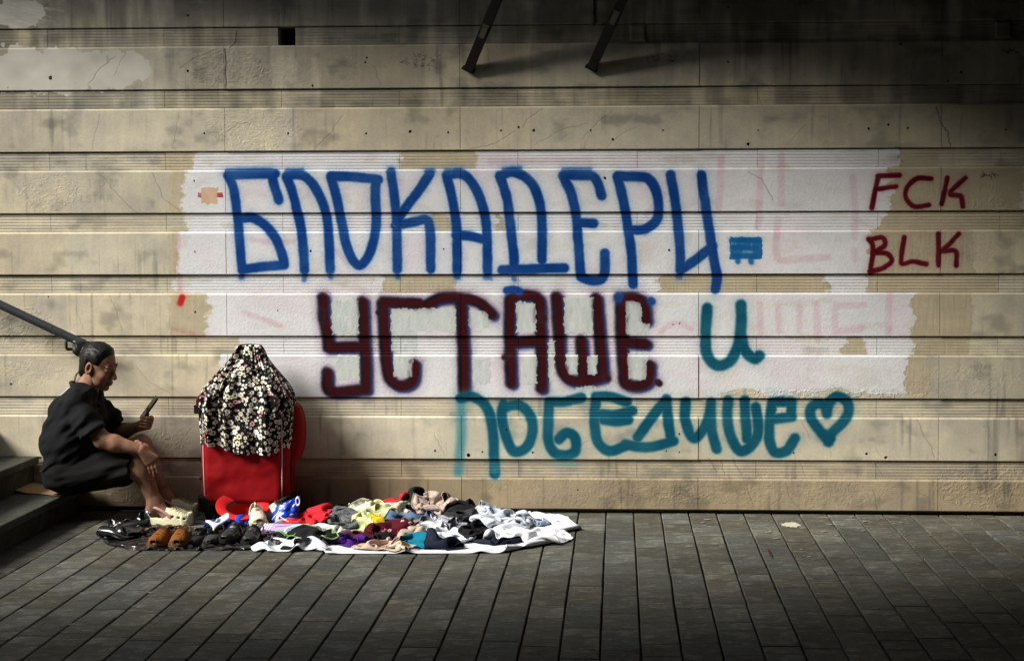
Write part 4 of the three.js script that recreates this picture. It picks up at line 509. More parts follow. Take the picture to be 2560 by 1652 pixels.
  g('dark navy garment with pale flecks beside the teal one', navy, { x: at(1112, 1370).x, z: 1.14, ex: 0.17, ez: 0.12, sq: 0.6, seed: 43, lift: 0.035 });
  g('peach pink garment draped at the edge of the sheet', fab(lin(0.58, 0.42, 0.34)), { x: at(946, 1375).x, z: 1.17, ex: 0.21, ez: 0.14, sq: 0.6, seed: 44, lift: 0.035 });
  g('deep purple garment beside the peach pink one', fab(lin(0.06, 0.012, 0.16)), { x: at(888, 1358).x, z: 1.06, ex: 0.14, ez: 0.16, sq: 0.5, seed: 45, lift: 0.045 });
  g('mauve garment tucked beside the deep purple one', fab(lin(0.10, 0.05, 0.085)), { x: at(842, 1352).x, z: 1.02, ex: 0.13, ez: 0.15, sq: 0.55, seed: 46, lift: 0.04 });
  g('crumpled white garment with scattered red and green flowers', printed(PR.posy, 3), { x: at(806, 1330).x, z: 0.82, ex: 0.21, ez: 0.24, sq: 0.44, seed: 47, lift: 0.07 });
  g('small white and blue flowered cloth beside the lilac towel', printed(PR.blueposy, 4), { x: at(757, 1330).x, z: 0.86, ex: 0.11, ez: 0.10, sq: 0.55, seed: 48, lift: 0.03, sp: 0.014 });
  g('black garment edged with a thin lime green trim', black, { x: at(770, 1355).x, z: 1.0, ex: 0.26, ez: 0.17, sq: 0.66, seed: 49, lift: 0.035 }, { r: 0.0035, mat: fab(lin(0.18, 0.42, 0.10)) });
  g('white garment with a black panel at the corner of the sheet', fab('#dde0e6'), { x: at(725, 1372).x, z: 1.2, ex: 0.34, ez: 0.13, sq: 0.75, seed: 50, lift: 0.03, rot: -0.03 });
  g('narrow black garment strip lying on the white one', black, { x: at(745, 1372).x, z: 1.21, ex: 0.20, ez: 0.05, sq: 0.75, seed: 51, lift: 0.015, sp: 0.014 });
  g('bright red frilled garment between the blue bag and the fleck print', fab(lin(0.50, 0.018, 0.028)), { x: at(795, 1300).x, z: 0.46, ex: 0.24, ez: 0.26, sq: 0.40, seed: 52, lift: 0.07, wave: 8 });
  g('royal blue cloth crumpled under the red hat', fab(lin(0.012, 0.06, 0.42)), { x: at(588, 1305).x, z: 0.55, ex: 0.17, ez: 0.20, sq: 0.5, seed: 53, lift: 0.045 });
  g('white cloth corner beside the royal blue cloth', fab('#dfe5ee'), { x: at(560, 1315).x, z: 0.66, ex: 0.11, ez: 0.11, sq: 0.7, seed: 54, lift: 0.02, sp: 0.014 });
  const bit = (label, mat, px, py, h, ex, ez, seed, o = {}) => { const q = at(px, py, h); g(label, mat, { x: q.x, z: q.z, ex, ez, sq: 0.5, seed, lift: 0.05, sp: 0.016, ...o }); };
  bit('grey and white patterned scarf strip beside the denim shirt', printed(PR.dye, 3), 1112, 1292, 0.08, 0.12, 0.12, 71); bit('black strappy top between the burgundy and lime garments', black, 955, 1335, 0.05, 0.12, 0.10, 72);
  bit('cream frilled garment beside the peach pink one', fab(lin(0.55, 0.47, 0.37)), 1000, 1365, 0.03, 0.10, 0.10, 73, { wave: 9 }); bit('black leggings twisted between the white blouse and tie dyed garment', black, 1190, 1335, 0.03, 0.16, 0.12, 74);
  bit('charcoal knit sleeve lying over the plain black trousers', fab(lin(0.03, 0.03, 0.032)), 1150, 1280, 0.09, 0.15, 0.11, 75); bit('pale grey printed cloth tucked under the tie dyed garment', printed(PR.lace, 3, { color: lin(2.2, 2.2, 2.3) }), 1130, 1308, 0.06, 0.11, 0.08, 76); bit('light blue ribbon like garment on the bare white sheet', fab(lin(0.30, 0.38, 0.52)), 1350, 1312, 0.01, 0.06, 0.07, 77, { sp: 0.012, lift: 0.025 });
  // folded lilac towel: stacked folds with white stripes at one end
  const tw = at(715, 1322, 0.02), t = thing('towel', 'folded lilac towel with pale stripes at one end', 'towel', [tw.x, hfAt(tw.x, tw.z) * 0.6 + 0.004, tw.z + 0.02], 'clothes heaped on the white sheet');
  t.rotation.set(0.16, -0.02, 0);
  const lil = fab(lin(0.52, 0.36, 0.66)), fold = (w, h, d, y) => { const q = chamfer(w, h, d, h * 0.42), p = q.attributes.position; for (let i = 0; i < p.count; i++) p.setY(i, p.getY(i) + y + 0.004 * Math.sin(p.getX(i) * 19) + 0.003 * Math.sin(p.getX(i) * 47 + 1)); q.computeVertexNormals(); return q; };
  mesh('fold', fold(0.25, 0.014, 0.10, 0), lil, t); mesh('fold', fold(0.245, 0.014, 0.097, 0.0145), lil, t);
  for (let i = 0; i < 4; i++) { const q = chamfer(0.007, 0.0035, 0.099, 0.001); q.translate(-0.112 + i * 0.013, 0.027, 0); mesh('stripe', q, fab('#efe6f4'), t); }
  mesh('stitching', tube([V(-0.05, 0.0315, 0.01), V(0, 0.0325, -0.005), V(0.05, 0.032, -0.012), V(0.062, 0.032, 0.006), V(0.04, 0.032, 0.004)], 0.0012, 30, 5), fab('#43305a'), t);
}

// ---------------------------------------------------------------- suitcase, flowered cover, hat, blue bag
{
  const red = fab(lin(0.24, 0.0025, 0.005), { roughness: 0.62, bumpScale: 0.0008 }), dark = M({ color: lin(0.012, 0.012, 0.012), roughness: 0.45 }), pipe = M({ color: lin(0.55, 0.50, 0.48), roughness: 0.6 }), maroon = fab(lin(0.10, 0.008, 0.010)), metal = M({ color: lin(0.3, 0.3, 0.3), metalness: 0.8, roughness: 0.35 });
  const o = V(-1.985, 0, 0.19), t = thing('suitcase', 'tall red fabric suitcase with black corner wheels standing against the wall', 'suitcase', o.toArray());
  const W = 0.238, D = 0.125, Y0 = 0.065, Y1 = 0.70;
  const rbox = (x, y, z, cx, cy, cz, hx, hy, hz, r) => { const a = Math.max(Math.abs(x - cx) - hx + r, 0), b = Math.max(Math.abs(y - cy) - hy + r, 0), c = Math.max(Math.abs(z - cz) - hz + r, 0), q = Math.max(Math.abs(x - cx) - hx, Math.abs(y - cy) - hy, Math.abs(z - cz) - hz); return Math.sqrt(a * a + b * b + c * c) - r + Math.min(0, q + r); };
  const sag = (x, y) => 0.014 * Math.cos(x * 6) * Math.cos((y - 0.38) * 4.4) + 0.010 * (fbm(x * 6 + y * 5 + 4, y * 9 - x * 4, 701, 3) - 0.5) * 2;
  mesh('body', nets((x, y, z) => rbox(x, y, z, 0, (Y0 + Y1) / 2, 0, W + 0.003 * Math.sin(y * 21), (Y1 - Y0) / 2, D, 0.05) , V(-0.27, 0.03, -0.16), V(0.27, 0.74, 0.17), 0.009), red, t);
  mesh('front_panel', nets((x, y, z) => rbox(x, y, z - sag(x, y), -0.004, 0.375, D - 0.01, 0.211, 0.285, 0.03, 0.028), V(-0.23, 0.06, 0.08), V(0.23, 0.69, 0.18), 0.008), red, t);
  for (const s of [-1, 1]) { mesh('piping', tube([V(s * 0.207 - 0.004, 0.13, D + 0.010), V(s * 0.210 - 0.004, 0.28, D + 0.016), V(s * 0.211 - 0.004, 0.45, D + 0.016), V(s * 0.207 - 0.004, 0.66, D + 0.008)], 0.0028, 30, 6), pipe, t); mesh('zip', tube([V(s * (W + 0.0), 0.12, 0.055), V(s * (W + 0.003), 0.4, 0.055), V(s * (W + 0.0), 0.65, 0.055)], 0.005, 24, 6), maroon, t); }
  // bulging pocket on the far flank
  mesh('side_pocket', nets((x, y, z) => { const b = 0.045 * Math.pow(Math.max(0, 1 - Math.pow(Math.abs(y - 0.46) / 0.155, 2.2)), 0.6); return rbox(x, y, z, W - 0.01, 0.455, -0.02, 0.03 + b, 0.165, 0.075, 0.028) + 0.004 * (fbm(y * 22, z * 18, 705, 2) - 0.5); }, V(0.17, 0.26, -0.14), V(0.36, 0.66, 0.10), 0.008), red, t);
  for (const s of [-1, 1]) { // corner guard with ribs, wheel housing and wheel
    const c = mesh('corner_guard', nets((x, y, z) => Math.max(rbox(x, y, z, s * (W - 0.03), 0.115, 0.03, 0.042, 0.075, 0.122, 0.035), Math.hypot(x - s * (W + 0.012), y - 0.04) - 0.095), V(s * W - 0.10, 0.02, -0.11), V(s * W + 0.05, 0.21, 0.18), 0.007), dark, t);
    for (let k = 0; k < 5; k++) { const r = new THREE.BoxGeometry(0.005, 0.05, 0.006); r.translate(s * (W - 0.05 + k * 0.011), 0.085, 0.152); mesh('rib', r, dark, c); }
    const w = new THREE.CylinderGeometry(0.031, 0.031, 0.026, 20); w.rotateZ(Math.PI / 2); w.translate(s * (W - 0.03), 0.031, 0.06); mesh('wheel', w, dark, t);
    const w2 = w.clone(); w2.translate(0, 0, -0.12); mesh('wheel', w2, dark, t);
  }
  mesh('side_handle', tube([V(-W + 0.01, 0.66, 0.03), V(-W - 0.022, 0.645, 0.03), V(-W - 0.028, 0.60, 0.03), V(-W + 0.005, 0.575, 0.03)], 0.010, 20, 8), maroon, t);
  const cl = new THREE.BoxGeometry(0.028, 0.045, 0.03); cl.translate(-W - 0.028, 0.585, 0.05); mesh('buckle', cl, dark, t);
  const kn = new THREE.SphereGeometry(0.011, 12, 8); kn.translate(-W - 0.012, 0.215, 0.05); mesh('stud', kn, maroon, t);
  for (const s of [-1, 1]) mesh('handle_tube', bar(V(s * 0.055, 0.66, -0.06), V(s * 0.055, 0.895, -0.06), 0.008), metal, t);
  mesh('grip', tube([V(-0.058, 0.888, -0.06), V(-0.04, 0.905, -0.06), V(0.04, 0.905, -0.06), V(0.058, 0.888, -0.06)], 0.012, 20, 8), dark, t);

  // flowered cloth over the handle: a closed tent of folds that opens at the hem
  const prof = [[0.930, 0.012, 0.010], [0.927, 0.050, 0.026], [0.908, 0.074, 0.040], [0.848, 0.106, 0.062], [0.785, 0.158, 0.104], [0.715, 0.216, 0.146], [0.66, 0.244, 0.160], [0.60, 0.252, 0.165], [0.5, 0.250, 0.168], [0.385, 0.244, 0.172]], NV = 90, NU = 220, pos = [], uv = [], idx = [], SL = [], AR = [];
  const cr = (k, f) => { const n = prof.length - 1, x = f * n, i = Math.min(n - 1, Math.floor(x)), t2 = x - i, p = (j) => prof[clamp(j, 0, n)][k]; const a = p(i - 1), b = p(i), c = p(i + 1), d = p(i + 2); return 0.5 * (2 * b + (c - a) * t2 + (2 * a - 5 * b + 4 * c - d) * t2 * t2 + (3 * b - a - 3 * c + d) * t2 ** 3); };
  for (let j = 0; j <= NV; j++) for (let i = 0; i <= NU; i++) {
    const f = j / NV, a = i / NU * Math.PI * 2, ca = Math.cos(a), sa = Math.sin(a), e = 0.62, sx = Math.sign(ca) * Math.pow(Math.abs(ca), e), sz = Math.sign(sa) * Math.pow(Math.abs(sa), e);
    const hw = cr(1, f), hd = cr(2, f); let y = cr(0, f);
    const g = sstep(0.05, 0.5, f); // folds deepen away from the gathered top
    const q = a * 3.2, w = fbm(q * 1.3 + 3, f * 2.2, 721, 3) - 0.5, w2 = fbm(q * 4.1 + 8, f * 3.2 + w, 725, 3) - 0.5, rid = Math.pow(Math.abs(Math.sin(a * 4.5 + w * 5 + f * 0.7)), 2.2) - 0.35;
    const dep = (w * 0.095 + w2 * 0.075 + rid * 0.012) * (0.25 + 0.75 * g) + (fbm(q * 9, f * 14, 729, 3) - 0.5) * 0.007;
    const hemy = f * f * f * (0.022 * Math.sin(a * 3 + 0.8) + 0.020 * (fbm(q * 2.4, 0.4, 733, 2) - 0.5) * 2 - 0.010 * ca);
    const n = Math.hypot(sx, sz) || 1, cz = -0.06 * (1 - sstep(0.1, 0.7, f)) + (sa < 0 ? 0.0 : 0.006);
    pos.push(sx * (hw + dep * 0.22), y + hemy, Math.max(-0.175, cz + sz * hd + dep * (sz > 0 ? 1 : 0.2) * 0.9 * Math.abs(sz)));
    const pf = j ? SL[j - 1] : 0; if (!i) SL[j] = j ? pf + Math.hypot(cr(0, f) - cr(0, (j - 1) / NV), 0.5 * (cr(1, f) - cr(1, (j - 1) / NV)) + 0.5 * (cr(2, f) - cr(2, (j - 1) / NV))) : 0;
    if (!i) { AR.length = 0; let s0 = 0, lx = hw, lz = 0; for (let q = 0; q <= NU; q++) { const b = q / NU * Math.PI * 2, x2 = Math.sign(Math.cos(b)) * Math.pow(Math.abs(Math.cos(b)), e) * hw, z2 = Math.sign(Math.sin(b)) * Math.pow(Math.abs(Math.sin(b)), e) * hd; s0 += Math.hypot(x2 - lx, z2 - lz); lx = x2; lz = z2; AR.push(s0); } }
    uv.push(AR[i] - AR[NU / 4] , -SL[j] * 1.05);
    if (i < NU && j < NV) { const k = j * (NU + 1) + i; idx.push(k, k + 1, k + NU + 1, k + 1, k + NU + 2, k + NU + 1); }
  }
  const cg = new THREE.BufferGeometry(); cg.setAttribute('position', new THREE.Float32BufferAttribute(pos, 3)); cg.setAttribute('uv', new THREE.Float32BufferAttribute(uv, 2)); cg.setIndex(idx); cg.computeVertexNormals();
  const c = mesh('flowered_cloth', cg, printed(PR.cover, 2.6, { roughness: 0.85 })); c.position.set(o.x + 0.004, 0, o.z + 0.012); tag(c, 'black cloth with cream and pink flowers draped over the suitcase handle', 'cloth');

  // red hat lying on its crown, opening towards the passage
  const felt = fab(lin(0.55, 0.016, 0.016), { roughness: 0.8 }), inner = felt, hp = P(606, 1266, 0.40), ht = thing('hat', 'red wide brimmed hat lying upside down before the suitcase', 'hat', hp.toArray());
  const L = (pts, n = 56) => new THREE.LatheGeometry(pts.map(([r, y]) => new THREE.Vector2(r, y)), n);
  const wob = (g) => { const p = g.attributes.position; for (let i = 0; i < p.count; i++) { const x = p.getX(i), z = p.getZ(i), r = Math.hypot(x, z); if (r > 0.09) p.setY(i, p.getY(i) + (r - 0.09) / 0.055 * 0.010 * Math.sin(Math.atan2(z, x) * 2 + 0.6)); } g.computeVertexNormals(); return g; };
  const hat = new THREE.Group();
  mesh('brim', wob(L([[0.088, -0.006], [0.10, 0.000], [0.12, 0.004], [0.140, 0.004], [0.1425, 0.0015], [0.140, -0.001], [0.12, -0.001], [0.10, -0.005], [0.091, -0.010]])), felt, ht);
  mesh('crown', L([[0.091, -0.008], [0.090, -0.04], [0.084, -0.085], [0.060, -0.100], [0.020, -0.094], [0.0001, -0.092]]), felt, ht);
  mesh('lining', L([[0.088, -0.006], [0.086, -0.04], [0.080, -0.080], [0.056, -0.094], [0.018, -0.088], [0.0001, -0.086]]), inner, ht);
  mesh('sweatband', L([[0.0872, -0.006], [0.0850, -0.030]]), M({ color: lin(0.16, 0.07, 0.07), roughness: 0.5 }), ht);
  ht.rotation.set(0.34, 0, -0.10); ht.scale.set(1, 1, 1);

  // glossy royal blue carrier bag standing half open
  const bm = new THREE.MeshPhysicalMaterial({ color: lin(0.006, 0.055, 0.46), roughness: 0.28, side: THREE.DoubleSide }), b0 = P(710, 1275, 0.42), bg = thing('carrier_bag', 'royal blue plastic carrier bag standing between the red hat and red garment', 'bag', [b0.x, 0.01, 0.42]);
  const bp = [], bu = [], bi = [], nu = 60, nv = 26; // flattened sleeve, mouth tilted up to one side
  for (let j = 0; j <= nv; j++) for (let i = 0; i <= nu; i++) { const f = j / nv, a = i / nu * 6.2832, n = fbm(Math.cos(a) * 2 + 5, f * 3 + Math.sin(a) * 2, 741, 4) - 0.5, wq = 0.080 * (1 - 0.15 * f), dq = 0.040 * (1 - f * 0.55) + 0.012; const x = Math.cos(a) * wq + n * 0.018, z = Math.sin(a) * dq + n * 0.03; const y = f * (0.105 + 0.035 * (Math.cos(a) * 0.9)) + n * 0.016 * f; bp.push(x + f * 0.012, y, z - f * 0.02); bu.push(i / nu, f); if (i < nu && j < nv) { const k = j * (nu + 1) + i; bi.push(k, k + nu + 1, k + 1, k + 1, k + nu + 1, k + nu + 2); } }
  const bgm = new THREE.BufferGeometry(); bgm.setAttribute('position', new THREE.Float32BufferAttribute(bp, 3)); bgm.setAttribute('uv', new THREE.Float32BufferAttribute(bu, 2)); bgm.setIndex(bi); bgm.computeVertexNormals(); mesh('bag_body', bgm, bm, bg);
  const wm = fab('#dfe8f4'); const wq2 = (pts, r) => mesh('white_print', tube(pts, r, 30, 5), wm, bg);
  wq2([V(-0.055, 0.02, 0.056), V(-0.03, 0.05, 0.054), V(-0.018, 0.062, 0.05), V(-0.012, 0.04, 0.056), V(0.0, 0.03, 0.06), V(0.02, 0.022, 0.058), V(0.05, 0.016, 0.046)], 0.0028); wq2([V(-0.02, 0.012, 0.058), V(0.01, 0.02, 0.062), V(0.04, 0.008, 0.058)], 0.004);
  const hd = new THREE.TorusGeometry(0.017, 0.005, 8, 20); hd.scale(0.6, 1.2, 1); hd.translate(0.075, 0.112, 0.018); mesh('handle_hole', hd, wm, bg);
  hfGeo(bgm, bg.position);
}

// ---------------------------------------------------------------- shoes
function shoe(name, label, x, z, y, turn, kind, group) {
  const t = thing(name, label, 'shoe', [x, y, z], group); t.rotation.y = turn; const L = kind === 'sneaker' ? 0.255 : 0.25, q = (v, a) => { const n = a.length - 1, f = clamp(v) * n, i = Math.min(n - 1, Math.floor(f)); return lerp(a[i], a[i + 1], (f - i) * (f - i) * (3 - 2 * (f - i))); };
  const WD = { suede: [0.030, 0.034, 0.032, 0.036, 0.044, 0.044, 0.030], flat: [0.027, 0.031, 0.029, 0.033, 0.041, 0.038, 0.016], loafer: [0.030, 0.034, 0.031, 0.035, 0.043, 0.042, 0.028], sneaker: [0.032, 0.036, 0.034, 0.038, 0.046, 0.046, 0.033] }[kind];
  const HT = { suede: [0.070, 0.068, 0.064, 0.072, 0.058, 0.046, 0.034], flat: [0.060, 0.054, 0.044, 0.036, 0.034, 0.030, 0.020], loafer: [0.066, 0.062, 0.058, 0.070, 0.052, 0.040, 0.028], sneaker: [0.082, 0.076, 0.072, 0.082, 0.066, 0.050, 0.038] }[kind];
  const openTo = { suede: 0.47, flat: 0.66, loafer: 0.46, sneaker: 0.46 }[kind], colr = { suede: lin(0.20, 0.072, 0.018), flat: lin(0.045, 0.046, 0.048), loafer: lin(0.014, 0.014, 0.014), sneaker: lin(0.62, 0.55, 0.44) }[kind];
  const soleH = { suede: 0.016, flat: 0.010, loafer: 0.017, sneaker: 0.026 }[kind];
  const um = kind === 'loafer' ? new THREE.MeshPhysicalMaterial({ color: colr, roughness: 0.3, side: THREE.DoubleSide, clearcoat: 0.3, clearcoatRoughness: 0.25 }) : fab(colr, { roughness: kind === 'sneaker' ? 0.7 : 0.95 });
  const inside = (px, py, pz, th) => { const s = (pz + L / 2) / L, w = Math.max(0.004, q(s, WD) - th), h = Math.max(0.004, q(s, HT) - th), endd = Math.max(-s, s - 1) * L; const cx = s > 0.5 ? 0 : 0; const e = Math.pow(Math.pow(Math.abs(px - cx) / w, 2.4) + Math.pow(Math.max(0, py - soleH * 0.5) / h, 2.4), 1 / 2.4) - 1; const cap2 = s > 0.86 ? Math.hypot((s - 0.86) / 0.14 * 0.92, Math.abs(px) / w) - 1 : s < 0.1 ? Math.hypot((0.1 - s) / 0.1 * 0.92, Math.abs(px) / w) - 1 : -1; return Math.max(e * Math.min(w, h), cap2 * 0.03, endd, soleH * 0.5 - py + (th ? 0.004 : 0)); };
  mesh('upper', nets((px, py, pz) => { const s = (pz + L / 2) / L; let a = inside(px, py, pz, 0); const w = q(s, WD) - 0.006; const op = Math.max(Math.hypot(px / Math.max(0.008, w * 0.98), (s - openTo * 0.52) / (openTo * 0.50)) - 1, 0.0 + soleH - py) ; a = Math.max(a, -Math.max(op * 0.03, soleH + 0.004 - py)); const cav = inside(px, py, pz, 0.0065); a = Math.max(a, -cav); return a + (kind === 'suede' ? 0.0012 * (fbm(px * 90, pz * 90, 751, 2) - 0.5) : 0) - (s > 0.55 && s < 0.8 ? 0.0014 * Math.sin(s * 90) * sstep(0.03, 0.05, py) : 0); }, V(-0.056, -0.004, -L / 2 - 0.01), V(0.056, 0.10, L / 2 + 0.012), 0.0042), um, t);
  const sh = new THREE.Shape(), pts = []; for (let i = 0; i <= 40; i++) { const s = i / 40, w = (q(s, WD) + 0.003) * (s > 0.86 ? Math.sqrt(Math.max(0.02, 1 - ((s - 0.86) / 0.145) ** 2)) : s < 0.1 ? Math.sqrt(Math.max(0.02, 1 - ((0.1 - s) / 0.105) ** 2)) : 1); pts.push([w, (s - 0.5) * (L + 0.006)]); } pts.forEach(([w, l], i) => (i ? sh.lineTo(w, l) : sh.moveTo(w, l))); pts.slice().reverse().forEach(([w, l]) => sh.lineTo(-w, l)); sh.closePath();
  const sg = new THREE.ExtrudeGeometry(sh, { depth: soleH, bevelEnabled: true, bevelSize: 0.001, bevelThickness: 0.001, bevelSegments: 1 }); sg.rotateX(Math.PI / 2); sg.translate(0, soleH, 0); mesh('sole', sg, kind === 'sneaker' ? M({ color: lin(0.5, 0.42, 0.31), roughness: 0.8 }) : kind === 'suede' ? M({ color: lin(0.10, 0.05, 0.025) }) : M({ color: lin(0.012, 0.012, 0.012), roughness: 0.5 }), t);
  const so = sg.clone(); so.scale(0.82, 0.35, 0.93); so.translate(0, soleH, -0.004); mesh('insole', so, kind === 'flat' ? M({ color: lin(0.20, 0.17, 0.10) }) : kind === 'suede' ? M({ color: lin(0.30, 0.20, 0.12) }) : kind === 'sneaker' ? M({ color: lin(0.3, 0.25, 0.2) }) : M({ color: lin(0.01, 0.01, 0.01) }), t);
  const zt = (s) => (s - 0.5) * L, top = (s) => q(s, HT) + soleH * 0.5;
  if (kind === 'suede' || kind === 'sneaker') { const lm = kind === 'suede' ? fab(lin(0.11, 0.04, 0.012)) : fab(lin(0.16, 0.13, 0.11)); for (let k = 0; k < (kind === 'suede' ? 2 : 4); k++) { const s = 0.50 + k * 0.055; mesh('lace', tube([V(-0.022, top(s) - 0.012, zt(s)), V(0, top(s) + 0.003, zt(s) + 0.004), V(0.022, top(s) - 0.012, zt(s) + 0.008)], 0.0026, 14, 6), lm, t); } mesh('lace_bow', tube([V(0, top(0.5) + 0.004, zt(0.51)), V(-0.02, top(0.5) + 0.009, zt(0.54)), V(-0.026, top(0.52) - 0.004, zt(0.58)), V(0, top(0.51) + 0.004, zt(0.52)), V(0.022, top(0.5) + 0.008, zt(0.55)), V(0.028, top(0.52) - 0.008, zt(0.59)), V(0.002, top(0.51) + 0.004, zt(0.52))], 0.0022, 44, 6), lm, t); }
  if (kind === 'loafer') { const s = 0.5; mesh('strap', tube([V(-0.036, 0.03, zt(s)), V(-0.027, top(s) - 0.016, zt(s)), V(0, top(s) + 0.001, zt(s) + 0.004), V(0.027, top(s) - 0.016, zt(s)), V(0.036, 0.03, zt(s))], 0.006, 24, 8), um, t); const bk = new THREE.BoxGeometry(0.016, 0.004, 0.01); bk.translate(0.0, top(s) + 0.006, zt(s) + 0.005); mesh('buckle', bk, M({ color: lin(0.25, 0.25, 0.25), metalness: 0.8, roughness: 0.3 }), t); }
  return t;
}
{
  const put = (k, label, px, py, turn, g, dy = 0.004) => { const p = G(px, py, 0.012), z = p.z - 0.11; shoe('shoe', label, p.x - 0.02 * Math.sin(turn), z, Math.min(0.03, hfAt(p.x, z)) * 0.5 + dy, turn, k, g); };
  put('suede', 'brown suede lace up shoe next to the bunched plastic bag', 391, 1366, -0.16, 'brown suede shoes'); put('suede', 'brown suede lace up shoe next to the grey flat shoe', 440, 1367, 0.03, 'brown suede shoes');
  put('flat', 'charcoal grey slip on flat next to the brown suede shoe', 481, 1361, -0.22, 'charcoal flats'); put('flat', 'charcoal grey slip on flat next to the black loafer', 524, 1359, -0.04, 'charcoal flats');
  put('loafer', 'polished black leather loafer next to the charcoal flat', 572, 1358, -0.25, 'black loafers'); put('loafer', 'polished black leather loafer next to the crumpled plastic wrapper', 622, 1359, -0.05, 'black loafers');
  for (const [label, px, py, turn] of [['cream canvas sneaker next to the lilac towel', 642, 1312, 0.30], ['cream canvas sneaker lying askew before the blue bag', 688, 1306, 1.15]]) { const p = G(px, py); shoe('shoe', label, p.x, p.z, hfAt(p.x, p.z) * 0.4 + 0.004, turn, 'sneaker', 'cream sneakers'); }
}

